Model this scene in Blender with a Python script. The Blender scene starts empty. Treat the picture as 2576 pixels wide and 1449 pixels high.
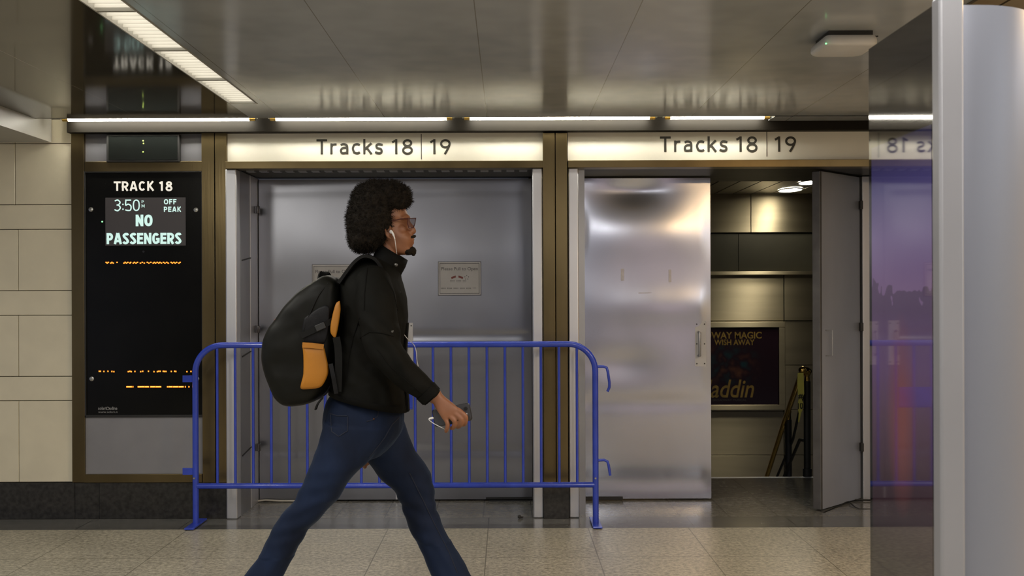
import bpy, bmesh, math, random
from mathutils import Vector, Matrix, noise
import numpy as np
random.seed(7)
sc = bpy.context.scene
COL = sc.collection
PI = math.pi

# ------------------------------------------------------------------ camera, world, exposure
FPX, CX, CY, CAMH, ROLL = 2500.0, 1275.0, 742.0, 1.4, 0.0035
cam_d = bpy.data.cameras.new('camera')
cam = bpy.data.objects.new('camera', cam_d)
COL.objects.link(cam)
cam.location = (0, 0, CAMH)
cam.rotation_euler = (PI / 2, ROLL, 0)
cam_d.sensor_width = 36.0
cam_d.lens = FPX / 2576.0 * 36.0
cam_d.shift_x = (1288 - CX) / 2576.0
cam_d.shift_y = (CY - 724.5) / 2576.0
cam_d.clip_start = 0.05
cam_d.dof.use_dof = True
cam_d.dof.focus_distance = 5.0
cam_d.dof.aperture_fstop = 6.3
sc.camera = cam

world = bpy.data.worlds.new('world')
sc.world = world
world.use_nodes = True
wn = world.node_tree.nodes
wn['Background'].inputs[0].default_value = (0.36, 0.37, 0.45, 1)
wn['Background'].inputs[1].default_value = 0.7

sc.view_settings.view_transform = 'Standard'
sc.view_settings.look = 'None'
sc.view_settings.exposure = -0.12
sc.view_settings.gamma = 1.0
sc.view_settings.use_curve_mapping = False

LAMP = 2.3          # radiance of the louvred ceiling lamps
TUBE = 54.0         # radiance of the cove tubes


FILL_FIXTURES = []       # added fill lights off the strip; their louvred housings are built with the lamps


def hall_fill(x, y, sx, sy, power, col=(1.0, 0.95, 0.86)):  # area light added as fill; only the strip row sits at visible lamps
    if x != -1.474:
        FILL_FIXTURES.append((x, y, sx, sy))
    ld = bpy.data.lights.new('hall_fill_light', 'AREA')
    ld.shape = 'RECTANGLE'
    ld.size, ld.size_y, ld.energy, ld.color = sx, sy, power, col
    lo = bpy.data.objects.new('hall_fill_light', ld)
    lo.location = (x, y, 2.46)
    COL.objects.link(lo)


for hx_, pw in ((-1.474, 24), (0.9, 22), (3.6, 34)):
    for hy_ in (2.2, 0.4, -1.4):
        hall_fill(hx_, hy_, 0.16 if hx_ < 0 else 0.3, 1.2, pw, (0.86, 0.92, 1.0) if hx_ > 3 else (1.0, 0.96, 0.915))
hall_fill(-2.3, 3.2, 0.16, 1.2, 34)  # unseen fill added to brighten the cream tile wall
hall_fill(2.3, 2.75, 0.4, 0.8, 60, (1.0, 0.66, 0.32))  # unseen warm fill added to tint the kiosk's curved corner


# ------------------------------------------------------------------ mapping helpers
def unroll(px, py):
    u, v = px - CX, py - CY
    return u * math.cos(ROLL) - v * math.sin(ROLL), u * math.sin(ROLL) + v * math.cos(ROLL)


def P(px, py, Y):
    u, v = unroll(px, py)
    return Vector((u / FPX * Y, Y, CAMH - v / FPX * Y))


def R(x0, y0, x1, y1, Y):
    """picture rectangle -> X0, X1, Z0(bottom), Z1(top) of an upright rectangle at depth Y"""
    a, b, c, d = P(x0, y0, Y), P(x1, y0, Y), P(x0, y1, Y), P(x1, y1, Y)
    return (a.x + c.x) / 2, (b.x + d.x) / 2, (c.z + d.z) / 2, (a.z + b.z) / 2


# ------------------------------------------------------------------ materials
MATS = {}


def s2l(c):
    return tuple(((v / 255.0) / 12.92 if v / 255.0 <= 0.04045 else (((v / 255.0) + 0.055) / 1.055) ** 2.4) for v in c)


def M(name, col, rough=0.5, metal=0.0, var=0.08, vscale=6.0, stretch=(1, 1, 1), bump=0.0, bscale=60.0,
      bstretch=None, rvar=0.0, coat=0.0, spec=0.5, bdist=0.002, sheen=0.0):
    if name in MATS:
        return MATS[name]
    m = bpy.data.materials.new(name)
    m.use_nodes = True
    nt = m.node_tree
    b = nt.nodes['Principled BSDF']
    tc = nt.nodes.new('ShaderNodeTexCoord')
    mp = nt.nodes.new('ShaderNodeMapping')
    mp.inputs['Scale'].default_value = stretch
    nt.links.new(tc.outputs['Object'], mp.inputs['Vector'])
    nz = nt.nodes.new('ShaderNodeTexNoise')
    nz.inputs['Scale'].default_value = vscale
    nz.inputs['Detail'].default_value = 5
    nt.links.new(mp.outputs[0], nz.inputs['Vector'])
    cr = nt.nodes.new('ShaderNodeValToRGB')
    cr.color_ramp.elements[0].position = 0.3
    cr.color_ramp.elements[1].position = 0.7
    cr.color_ramp.elements[0].color = (*[max(0, v * (1 - var)) for v in col], 1)
    cr.color_ramp.elements[1].color = (*[min(1, v * (1 + var)) for v in col], 1)
    nt.links.new(nz.outputs['Fac'], cr.inputs['Fac'])
    nt.links.new(cr.outputs[0], b.inputs['Base Color'])
    b.inputs['Roughness'].default_value = rough
    b.inputs['Metallic'].default_value = metal
    b.inputs['Specular IOR Level'].default_value = spec
    b.inputs['Coat Weight'].default_value = coat
    b.inputs['Coat Roughness'].default_value = 0.08
    b.inputs['Sheen Weight'].default_value = sheen
    if rvar:
        mr = nt.nodes.new('ShaderNodeMapRange')
        mr.inputs['To Min'].default_value = max(0.02, rough - rvar)
        mr.inputs['To Max'].default_value = min(1, rough + rvar)
        nt.links.new(nz.outputs['Fac'], mr.inputs['Value'])
        nt.links.new(mr.outputs[0], b.inputs['Roughness'])
    if bump:
        n2 = nt.nodes.new('ShaderNodeTexNoise')
        n2.inputs['Scale'].default_value = bscale
        n2.inputs['Detail'].default_value = 3
        if bstretch:
            m2 = nt.nodes.new('ShaderNodeMapping')
            m2.inputs['Scale'].default_value = bstretch
            nt.links.new(tc.outputs['Object'], m2.inputs['Vector'])
            nt.links.new(m2.outputs[0], n2.inputs['Vector'])
        else:
            nt.links.new(tc.outputs['Object'], n2.inputs['Vector'])
        bp = nt.nodes.new('ShaderNodeBump')
        bp.inputs['Strength'].default_value = bump
        bp.inputs['Distance'].default_value = bdist
        nt.links.new(n2.outputs['Fac'], bp.inputs['Height'])
        nt.links.new(bp.outputs[0], b.inputs['Normal'])
    MATS[name] = m
    return m


def E(name, col, strength):
    if name in MATS:
        return MATS[name]
    m = bpy.data.materials.new(name)
    m.use_nodes = True
    b = m.node_tree.nodes['Principled BSDF']
    b.inputs['Base Color'].default_value = (*[min(0.8, c * 0.5) for c in col], 1)
    b.inputs['Emission Color'].default_value = (*col, 1)
    b.inputs['Emission Strength'].default_value = strength
    MATS[name] = m
    return m


def line_mask(nt, comp, p0, w, lw):
    def mth(op, a, bv=None):
        n = nt.nodes.new('ShaderNodeMath')
        n.operation = op
        if hasattr(a, 'links'):
            nt.links.new(a, n.inputs[0])
        else:
            n.inputs[0].default_value = a
        if bv is not None:
            if hasattr(bv, 'links'):
                nt.links.new(bv, n.inputs[1])
            else:
                n.inputs[1].default_value = bv
        return n.outputs[0]
    t = mth('DIVIDE', mth('SUBTRACT', comp, p0), w)
    f = mth('FRACT', t)
    d = mth('MINIMUM', f, mth('SUBTRACT', 1.0, f))
    return mth('LESS_THAN', d, lw / 2 / w)


def grid_mat(name, c1, c2, linecol, gx, gy, lw, rough, sscale, spec=0.5, linestr=1.0, bump=0.02, big=0.0, coat=0.0, sdetail=6, rvar=0.06, linex=None):
    m = bpy.data.materials.new(name)
    m.use_nodes = True
    nt = m.node_tree
    b = nt.nodes['Principled BSDF']
    geo = nt.nodes.new('ShaderNodeNewGeometry')
    sep = nt.nodes.new('ShaderNodeSeparateXYZ')
    nt.links.new(geo.outputs['Position'], sep.inputs[0])
    masks = []
    if gx:
        masks.append(line_mask(nt, sep.outputs['X'], gx[0], gx[1], linex or lw))
    if gy:
        masks.append(line_mask(nt, sep.outputs['Y'], gy[0], gy[1], lw))
    nz = nt.nodes.new('ShaderNodeTexNoise')
    nz.inputs['Scale'].default_value = sscale
    nz.inputs['Detail'].default_value = sdetail
    nz.inputs['Roughness'].default_value = 0.75
    nt.links.new(geo.outputs['Position'], nz.inputs['Vector'])
    cr = nt.nodes.new('ShaderNodeValToRGB')
    cr.color_ramp.elements[0].position = 0.36
    cr.color_ramp.elements[1].position = 0.62
    cr.color_ramp.elements[0].color = (*c1, 1)
    cr.color_ramp.elements[1].color = (*c2, 1)
    nt.links.new(nz.outputs['Fac'], cr.inputs['Fac'])
    last = cr.outputs[0]
    if big:
        n2 = nt.nodes.new('ShaderNodeTexNoise')
        n2.inputs['Scale'].default_value = 3.0
        nt.links.new(geo.outputs['Position'], n2.inputs['Vector'])
        mr = nt.nodes.new('ShaderNodeMapRange')
        mr.inputs['From Min'].default_value = 0.3
        mr.inputs['From Max'].default_value = 0.7
        mr.inputs['To Min'].default_value = 1 - big
        mr.inputs['To Max'].default_value = 1.0
        nt.links.new(n2.outputs['Fac'], mr.inputs['Value'])
        mx = nt.nodes.new('ShaderNodeMix')
        mx.data_type = 'RGBA'
        mx.blend_type = 'MULTIPLY'
        mx.inputs['Factor'].default_value = 1.0
        nt.links.new(last, mx.inputs['A'])
        nt.links.new(mr.outputs[0], mx.inputs['B'])
        last = mx.outputs['Result']
    if masks:
        fac = masks[0]
        if len(masks) > 1:
            mm = nt.nodes.new('ShaderNodeMath')
            mm.operation = 'MAXIMUM'
            nt.links.new(masks[0], mm.inputs[0])
            nt.links.new(masks[1], mm.inputs[1])
            fac = mm.outputs[0]
        ms = nt.nodes.new('ShaderNodeMath')
        ms.operation = 'MULTIPLY'
        nt.links.new(fac, ms.inputs[0])
        ms.inputs[1].default_value = linestr
        mx = nt.nodes.new('ShaderNodeMix')
        mx.data_type = 'RGBA'
        nt.links.new(ms.outputs[0], mx.inputs['Factor'])
        nt.links.new(last, mx.inputs['A'])
        mx.inputs['B'].default_value = (*linecol, 1)
        last = mx.outputs['Result']
    nt.links.new(last, b.inputs['Base Color'])
    mr = nt.nodes.new('ShaderNodeMapRange')
    mr.inputs['To Min'].default_value = max(0.02, rough - rvar)
    mr.inputs['To Max'].default_value = rough + rvar
    nt.links.new(nz.outputs['Fac'], mr.inputs['Value'])
    nt.links.new(mr.outputs[0], b.inputs['Roughness'])
    b.inputs['Specular IOR Level'].default_value = spec
    b.inputs['Coat Weight'].default_value = coat
    b.inputs['Coat Roughness'].default_value = 0.12
    MATS[name] = m
    return m


BRONZE = M('bronze_metal', (0.19, 0.145, 0.072), 0.32, 1.0, 0.22, 3.0, (1, 1, 0.35), 0.15, 90, (1, 1, 0.04), rvar=0.06)
BRONZE_SHADE = M('shaded_bronze_fascia', (0.008, 0.006, 0.003), 0.6, 0.0, 0.2, 3.0, (1, 1, 0.35), spec=0.2)  # bronze copy painted near black in place of shade beside the cove tube
ALU = M('brushed_aluminium', (0.70, 0.71, 0.75), 0.42, 0.85, 0.05, 5, (1, 1, 0.2), 0.1, 90, (1, 1, 0.05))
GREYP = M('grey_laminate_panel', (0.30, 0.30, 0.32), 0.45, 0.3, 0.10, 3, rvar=0.05)
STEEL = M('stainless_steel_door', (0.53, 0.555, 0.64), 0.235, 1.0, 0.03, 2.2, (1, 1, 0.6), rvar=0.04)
STEEL_DIM = M('dimmed_steel_door', (0.325, 0.335, 0.375), 0.30, 1.0, 0.04, 2.2, (1, 1, 0.6), rvar=0.05)  # steel copy darkened to imitate dim reflections and shade on the closed doors
STEELD = M('dull_steel_reveal', (0.42, 0.43, 0.45), 0.42, 0.9, 0.08, 3, rvar=0.06)
STEELW = M('brushed_bronze_steel', (0.47, 0.405, 0.275), 0.52, 1.0, 0.10, 3, (0.3, 1, 3), rvar=0.04)
_n = STEELW.node_tree
_b = _n.nodes['Principled BSDF']
_b.inputs['Anisotropic'].default_value = 0.92
_b.inputs['Anisotropic Rotation'].default_value = 0.25
_cx = _n.nodes.new('ShaderNodeCombineXYZ')
_cx.inputs[0].default_value = 1.0
_n.links.new(_cx.outputs[0], _b.inputs['Tangent'])
DARKST = M('dark_bronze_panel', (0.05, 0.046, 0.032), 0.35, 0.5, 0.12, 3)
HEADER = M('dark_header_metal', (0.045, 0.044, 0.043), 0.45, 0.7, 0.2, 6, (0.3, 1, 1))
GRANITE = M('black_granite', (0.030, 0.029, 0.027), 0.32, 0, 0.5, 40)
TILEM = M('cream_glazed_tile', (0.80, 0.74, 0.565), 0.22, 0, 0.05, 5, bump=0.03, bscale=8)
GROUT = M('tile_grout', (0.10, 0.09, 0.07), 0.9)
PAINTW = M('pale_painted_metal', (0.42, 0.41, 0.37), 0.45, 0, 0.04, 3)
BLUE = M('blue_paint', (0.030, 0.068, 0.54), 0.28, 0, 0.14, 10, bump=0.05, bscale=40, coat=0.5)
BLACKG = M('black_glossy_board', (0.004, 0.004, 0.0035), 0.22, 0, 0.3, 4, spec=0.25)
BLACKM = M('black_plastic', (0.02, 0.02, 0.02), 0.5, 0, 0.2, 10)
GLASSD = M('smoked_display_glass', (0.010, 0.012, 0.011), 0.16, 0, 0.15, 5)
SCREWM = M('zinc_screw', (0.5, 0.5, 0.47), 0.35, 1.0, 0.1, 20)
SIGNW = M('cream_sign_panel', (0.72, 0.70, 0.61), 0.42, 0, 0.03, 4)
SIGNK = M('sign_black_vinyl', (0.03, 0.028, 0.02), 0.5, 0, 0.1, 10)
WHITEP = M('white_plastic', (0.62, 0.62, 0.63), 0.38, 0, 0.04, 6)
PAPER = M('white_paper', (0.50, 0.50, 0.50), 0.6, 0, 0.06, 9)
PAPERW = M('laminated_edge', (0.66, 0.66, 0.67), 0.3, 0, 0.04, 9)
INK = M('printed_ink', (0.13, 0.13, 0.14), 0.6, 0, 0.1, 20)
REDINK = M('red_ink', (0.20, 0.055, 0.05), 0.6, 0, 0.1, 20)
BRASS = M('polished_brass', (0.72, 0.48, 0.13), 0.2, 1.0, 0.12, 12)
RUBBER = M('black_rubber', (0.015, 0.015, 0.015), 0.55, 0, 0.2, 10)
LETTERW = E('white_backlit_letters', (1.0, 0.95, 0.84), 0.62)
KIOSKM = M('kiosk_silver_panel', (0.265, 0.28, 0.33), 0.40, 0.25, 0.04, 2.0, (1, 1, 0.3))
KIOSKF = M('kiosk_white_frame', (0.33, 0.33, 0.35), 0.42, 0.2, 0.04, 4)

EM_LED = E('amber_led', (1.0, 0.26, 0.015), 1.5)
EM_LEDW = E('amber_led_core', (1.0, 0.50, 0.10), 2.6)
EM_SCR = E('screen_text_light', (0.60, 0.86, 0.80), 0.95)
EM_GREEN = E('green_indicator', (0.25, 1.0, 0.35), 2.0)
EM_YEL = E('yellow_indicator', (0.55, 0.75, 0.15), 1.2)
EM_LAMP = E('fluorescent_diffuser', (1.0, 0.95, 0.84), LAMP)
EM_TUBE = E('cove_tube_glow', (1.0, 0.95, 0.83), TUBE)
EM_SPOT = E('passage_lamp_glow', (1.0, 0.93, 0.76), 46.0)


# ------------------------------------------------------------------ mesh builder
class MB:
    def __init__(self):
        self.v, self.f = [], []

    def add(self, vs, fs):
        o = len(self.v)
        self.v += [Vector(p) for p in vs]
        self.f += [tuple(i + o for i in f) for f in fs]
        return self

    def box(self, x0, x1, y0, y1, z0, z1):
        return self.add([(x0, y0, z0), (x1, y0, z0), (x1, y1, z0), (x0, y1, z0),
                         (x0, y0, z1), (x1, y0, z1), (x1, y1, z1), (x0, y1, z1)],
                        [(3, 2, 1, 0), (4, 5, 6, 7), (0, 1, 5, 4), (1, 2, 6, 5), (2, 3, 7, 6), (3, 0, 4, 7)])

    def pbox(self, x0, y0, x1, y1, Y, depth):
        a, b, c, d = R(x0, y0, x1, y1, Y)
        return self.box(a, b, Y, Y + depth, c, d)

    def obox(self, c, u, v, w):
        """oriented box: centre and three half-axis vectors"""
        c, u, v, w = Vector(c), Vector(u), Vector(v), Vector(w)
        vs = [c - u - v - w, c + u - v - w, c + u + v - w, c - u + v - w, c - u - v + w, c + u - v + w, c + u + v + w, c - u + v + w]
        return self.add(vs, [(3, 2, 1, 0), (4, 5, 6, 7), (0, 1, 5, 4), (1, 2, 6, 5), (2, 3, 7, 6), (3, 0, 4, 7)])

    def loft(self, rings, caps=True, closed=False):
        n = len(rings[0])
        vs = [p for r in rings for p in r]
        fs = []
        m = len(rings)
        for i in range(m if closed else m - 1):
            j = (i + 1) % m
            for k in range(n):
                l = (k + 1) % n
                fs.append((i * n + k, i * n + l, j * n + l, j * n + k))
        if caps and not closed:
            fs.append(tuple(range(n - 1, -1, -1)))
            fs.append(tuple((m - 1) * n + k for k in range(n)))
        return self.add(vs, fs)

    def tube(self, pts, rad, n=12, caps=True, closed=False, round_ends=False, flat=None):
        pts = [Vector(p) for p in pts]
        if not hasattr(rad, '__len__'):
            rad = [rad] * len(pts)
        rad = list(rad)
        if round_ends:
            d0 = (pts[0] - pts[1]).normalized()
            d1 = (pts[-1] - pts[-2]).normalized()
            a, b, ra, rb = pts[0], pts[-1], rad[0], rad[-1]
            pts = [a + d0 * ra * s for s in (0.98, 0.8, 0.45)] + pts + [b + d1 * rb * s for s in (0.45, 0.8, 0.98)]
            rad = [ra * s for s in (0.15, 0.6, 0.89)] + rad + [rb * s for s in (0.89, 0.6, 0.15)]
        N = len(pts)
        tang = []
        for i in range(N):
            if closed:
                t = pts[(i + 1) % N] - pts[i - 1]
            else:
                t = pts[min(i + 1, N - 1)] - pts[max(i - 1, 0)]
            tang.append(t.normalized())
        ref = Vector((0, 0, 1)) if abs(tang[0].z) < 0.9 else Vector((0, 1, 0))
        u = tang[0].cross(ref).normalized()
        rings = []
        for i in range(N):
            t = tang[i]
            u = (u - t * u.dot(t)).normalized()
            w = t.cross(u)
            ring = []
            for k in range(n):
                a = 2 * PI * k / n
                ring.append(pts[i] + u * (math.cos(a) * rad[i]) + w * (math.sin(a) * rad[i] * (flat or 1)))
            rings.append(ring)
        return self.loft(rings, caps, closed)

    def ribbon(self, pts, width_dir, w, th, up=None):
        """a strap: rectangle cross-section along pts; width along width_dir"""
        pts = [Vector(p) for p in pts]
        rings = []
        for i, p in enumerate(pts):
            t = (pts[min(i + 1, len(pts) - 1)] - pts[max(i - 1, 0)]).normalized()
            wd = Vector(width_dir)
            wd = (wd - t * wd.dot(t)).normalized()
            nn = t.cross(wd)
            ww = w[i] if hasattr(w, '__len__') else w
            rings.append([p + wd * ww + nn * th, p - wd * ww + nn * th, p - wd * ww - nn * th, p + wd * ww - nn * th])
        return self.loft(rings)

    def ell(self, c, rx, ry, rz, nu=20, nv=12, rot=None):
        c = Vector(c)
        vs, fs = [], []
        for j in range(1, nv):
            th = PI * j / nv
            for i in range(nu):
                ph = 2 * PI * i / nu
                p = Vector((rx * math.sin(th) * math.cos(ph), ry * math.sin(th) * math.sin(ph), rz * math.cos(th)))
                vs.append(c + (rot @ p if rot else p))
        top = len(vs)
        p = Vector((0, 0, rz))
        vs.append(c + (rot @ p if rot else p))
        vs.append(c - (rot @ p if rot else p))
        for j in range(nv - 2):
            for i in range(nu):
                k = (i + 1) % nu
                fs.append((j * nu + i, (j + 1) * nu + i, (j + 1) * nu + k, j * nu + k))
        for i in range(nu):
            k = (i + 1) % nu
            fs.append((top, i, k))
            fs.append((top + 1, (nv - 2) * nu + k, (nv - 2) * nu + i))
        return self.add(vs, fs)

    def cyl(self, a, b, r, n=20, r2=None):
        return self.tube([a, b], [r, r if r2 is None else r2], n)

    def prism(self, poly, dvec):
        """extrude a planar polygon (3-D points) along dvec"""
        n = len(poly)
        d = Vector(dvec)
        vs = [Vector(p) for p in poly] + [Vector(p) + d for p in poly]
        fs = [tuple(range(n)), tuple(range(2 * n - 1, n - 1, -1))]
        for i in range(n):
            j = (i + 1) % n
            fs.append((j, i, n + i, n + j))
        return self.add(vs, fs)

    def build(self, name, mat, parent=None, smooth=True, bevel=0.0, segs=2, subsurf=0, angle=40):
        return mesh_obj(name, self.v, self.f, mat, parent, smooth, bevel, segs, subsurf, angle)


ORG = {}


def mesh_obj(name, v, f, mat, parent=None, smooth=True, bevel=0.0, segs=2, subsurf=0, angle=40):
    if parent is None:
        A = np.array([tuple(p) for p in v])
        lo, hi = A.min(0), A.max(0)
        org = Vector(((lo[0] + hi[0]) / 2, (lo[1] + hi[1]) / 2, lo[2]))
    else:
        org = ORG[parent.name]
    me = bpy.data.meshes.new(name)
    me.from_pydata([tuple(Vector(p) - org) for p in v], [], f)
    bm = bmesh.new()
    bm.from_mesh(me)
    bmesh.ops.recalc_face_normals(bm, faces=bm.faces)
    bm.to_mesh(me)
    bm.free()
    me.materials.append(mat)
    o = bpy.data.objects.new(name, me)
    COL.objects.link(o)
    if parent is None:
        o.location = org
    else:
        o.parent = parent
    ORG[o.name] = org
    if smooth:
        for p in me.polygons:
            p.use_smooth = True
        try:
            me.set_sharp_from_angle(angle=math.radians(angle))
        except Exception:
            pass
    if bevel:
        md = o.modifiers.new('bevel', 'BEVEL')
        md.width = bevel
        md.segments = segs
        md.limit_method = 'ANGLE'
    if subsurf:
        md = o.modifiers.new('sub', 'SUBSURF')
        md.levels = subsurf
        md.render_levels = subsurf
    return o


def tag(o, label=None, cat=None, group=None, kind=None):
    if label:
        o['label'] = label
    if cat:
        o['category'] = cat
    if group:
        o['group'] = group
    if kind:
        o['kind'] = kind
    return o


def thing(name, loc, label, cat, group=None, kind=None):
    o = bpy.data.objects.new(name, None)
    COL.objects.link(o)
    o.location = loc
    o.empty_display_size = 0.1
    ORG[o.name] = Vector(loc)
    return tag(o, label, cat, group, kind)


def struct(o, label, cat):
    return tag(o, label, cat, None, 'structure')


def copy_tree(o, delta, parent=None):
    c = o.copy()
    COL.objects.link(c)
    if parent is None:
        c.location = o.location + Vector(delta)
        ORG[c.name] = ORG[o.name] + Vector(delta)
    else:
        c.parent = parent
        ORG[c.name] = ORG[parent.name]
    for ch in list(o.children):
        copy_tree(ch, delta, c)
    return c


# ------------------------------------------------------------------ text
_tcache = {}


def text_mesh(s, bold=0.0, shear=0.0):
    key = (s, bold, shear)
    if key in _tcache:
        return _tcache[key]
    cu = bpy.data.curves.new('lettering_source', 'FONT')
    cu.body = s
    cu.size = 1.0
    cu.offset = bold
    cu.shear = shear
    cu.resolution_u = 5
    o = bpy.data.objects.new('lettering_source', cu)
    COL.objects.link(o)
    dg = bpy.context.evaluated_depsgraph_get()
    me = bpy.data.meshes.new_from_object(o.evaluated_get(dg))
    vs = [v.co.copy() for v in me.vertices]
    fs = [tuple(p.vertices) for p in me.polygons]
    bpy.data.objects.remove(o)
    bpy.data.curves.remove(cu)
    bpy.data.meshes.remove(me)
    _tcache[key] = (vs, fs)
    return vs, fs


def text_into(mb, s, X0, X1, zbase, cap, Y, bold=0.0, shear=0.0):
    vs, fs = text_mesh(s, bold, shear)
    hv, _ = text_mesh('H', bold)
    h0, h1 = min(p.y for p in hv), max(p.y for p in hv)
    lo, hi = min(p.x for p in vs), max(p.x for p in vs)
    sx = (X1 - X0) / (hi - lo)
    sz = cap / (h1 - h0)
    mb.add([(X0 + (p.x - lo) * sx, Y, zbase + (p.y - h0) * sz) for p in vs], fs)


def text_px(mb, s, x0, x1, ytop, ybase, Y, bold=0.0, shear=0.0):
    a, b, c, d = R(x0, ytop, x1, ybase, Y)
    text_into(mb, s, a, b, c, d - c, Y, bold, shear)


# stroke lettering: round-cornered sans capitals and figures drawn as constant-width strokes
def arc2(cx, cy, rx, ry, a0, a1, n=14, e=1.0):
    out = []
    for k in range(n + 1):
        a = math.radians(a0 + (a1 - a0) * k / n)
        ca, sa = math.cos(a), math.sin(a)
        out.append((cx + rx * math.copysign(abs(ca) ** e, ca), cy + ry * math.copysign(abs(sa) ** e, sa)))
    return out


def cr2(pts, sub=5):
    out = []
    m = len(pts)
    for i in range(m - 1):
        a, b, c, d = pts[max(i - 1, 0)], pts[i], pts[i + 1], pts[min(i + 2, m - 1)]
        for q in range(sub):
            t = q / sub
            out.append(tuple(0.5 * ((2 * b[k]) + (c[k] - a[k]) * t + (2 * a[k] - 5 * b[k] + 4 * c[k] - d[k]) * t * t + (3 * b[k] - a[k] - 3 * c[k] + d[k]) * t ** 3) for k in (0, 1)))
    return out + [pts[-1]]


def glyph(ch, t):
    h, l, r = t / 2, t / 2, 1 - t / 2
    X = 0.73
    if ch == 'T':
        w = .60
        return w, [[(0, r), (w, r)], [(w / 2, 0), (w / 2, 1)]]
    if ch == 'r':
        w = .36
        return w, [[(h, 0), (h, X)], cr2([(h, .44), (h + .05, .60), (h + .13, X - h - .01), (w, X - h)])]
    if ch == 'a':
        w = .50
        return w, [cr2([(w - h, 0.0), (w - h, .2), (w - h, .46), (w - h - .04, .60), (w * .52, X - h), (w * .30, X - h - .005), (.07, X - h - .07)]),
                   cr2([(w - h, .42), (w * .5, .43), (h + .05, .37), (h, .23), (h + .05, .09), (w * .45, h), (w * .70, h + .02), (w - h, .15)])]
    if ch == 'c':
        w = .47
        return w, [cr2([(w - .01, X - h - .06), (w * .78, X - h), (w * .52, X - h), (h + .07, X - .14), (h, X / 2), (h + .07, .14), (w * .52, h), (w * .78, h), (w - .01, h + .06)])]
    if ch == 'k':
        w = .50
        return w, [[(h, 0), (h, 1)], [(w - .03, X), (h, .28)], [(.20, .42), (w - .02, 0)]]
    if ch == 's':
        w = .46
        return w, [cr2([(w - .03, X - h - .05), (w * .62, X - h), (w * .36, X - h), (h + .01, X - .17), (w * .28, X * .56), (w * .70, X * .46), (w - h - .01, .17), (w * .64, h), (w * .32, h), (.01, h + .07)])]
    if ch == '1':
        w = .27
        return w, [[(w - h, 0), (w - h, 1)], [(.01, .78), (w - h, 1 - h * .9)]]
    if ch == '8':
        w = .54
        return w, [arc2(w / 2, .735, w / 2 - h - .03, .265 - h, 0, 360, 26) + [None], arc2(w / 2, .26, w / 2 - h, .26 - h + h * .5, 0, 360, 26) + [None]]
    if ch == '9':
        w = .54
        return w, [arc2(w / 2, .69, w / 2 - h, .31 - h, 0, 360, 26) + [None], cr2([(w - h, .66), (w - h - .03, .52), (w * .66, .28), (w * .44, 0)])]
    if ch == 'N':
        w = .64
        return w, [[(h, 0), (h, 1)], [(w - h, 0), (w - h, 1)], [(h * .9, r + h * .6), (w - h * .9, l - h * .6)]]
    if ch in 'O0':
        w = .68 if ch == 'O' else .56
        return w, [arc2(w / 2, .5, w / 2 - h, .5 - h, 0, 360, 32, 0.82) + [None]]
    if ch in 'PR':
        w = .56 if ch == 'P' else .60
        m = .44
        o = [[(h, 0), (h, 1)], [(0, r)] + [(w * .5, r)] + arc2(w * .5, (r + m) / 2, w * .5 - h, (r - m) / 2, 90, -90, 12)[1:] + [(0, m)]]
        if ch == 'R':
            o.append([(w * .45, m), (w - h * .9, 0)])
        return w, o
    if ch == 'A':
        w = .68
        return w, [[(h * .8, 0), (w / 2 - h * .25, 1)], [(w - h * .8, 0), (w / 2 + h * .25, 1)], [(w * .2, .28), (w * .8, .28)]]
    if ch == 'S':
        w = .56
        return w, [cr2([(w - h, r - .10), (w * .72, r), (w * .42, r), (h, .77), (h + .07, .62), (w * .5, .52), (w - h - .07, .40), (w - h, .24), (w * .58, l), (w * .30, l), (h * .6, l + .10)])]
    if ch == 'E':
        w = .52
        return w, [[(h, 0), (h, 1)], [(0, r), (w, r)], [(0, .52), (w * .92, .52)], [(0, l), (w, l)]]
    if ch == 'F':
        w = .50
        return w, [[(h, 0), (h, 1)], [(0, r), (w, r)], [(0, .50), (w * .88, .50)]]
    if ch in 'CG':
        w = .64
        o = [arc2(w / 2, .5, w / 2 - h, .5 - h, 42, 318, 26, 0.9)]
        if ch == 'G':
            o += [[(w * .52, .45), (w, .45)], [(w - h, .45), (w - h, .12)]]
        return w, o
    if ch == 'K':
        w = .62
        return w, [[(h, 0), (h, 1)], [(w - h, 1), (h, .36)], [(w * .36, .54), (w - h * .7, 0)]]
    if ch == 'M':
        w = .72
        return w, [[(h, 0), (h, 1)], [(w - h, 0), (w - h, 1)], [(h, r), (w / 2, .3), (w - h, r)]]
    if ch == '3':
        w = .54
        return w, [cr2([(h, r - .07), (w * .34, r), (w * .58, r), (w - h - .02, .76), (w * .64, .55), (w * .36, .53)]), cr2([(w * .36, .53), (w * .66, .50), (w - h, .28), (w * .60, l), (w * .32, l), (h * .6, l + .08)])]
    if ch == '5':
        w = .54
        return w, [[(w - .05, r), (h + .03, r)], cr2([(h + .03, 1), (h + .01, .53), (w * .48, .60), (w - h - .04, .48), (w - h, .30), (w * .78, .08), (w * .42, l), (h * .6, l + .05)])]
    if ch == ':':
        w = .16
        return w, [[(w / 2, .10), (w / 2, .10 + t * 1.1)], [(w / 2, .52), (w / 2, .52 + t * 1.1)]]
    return .3, []


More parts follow.
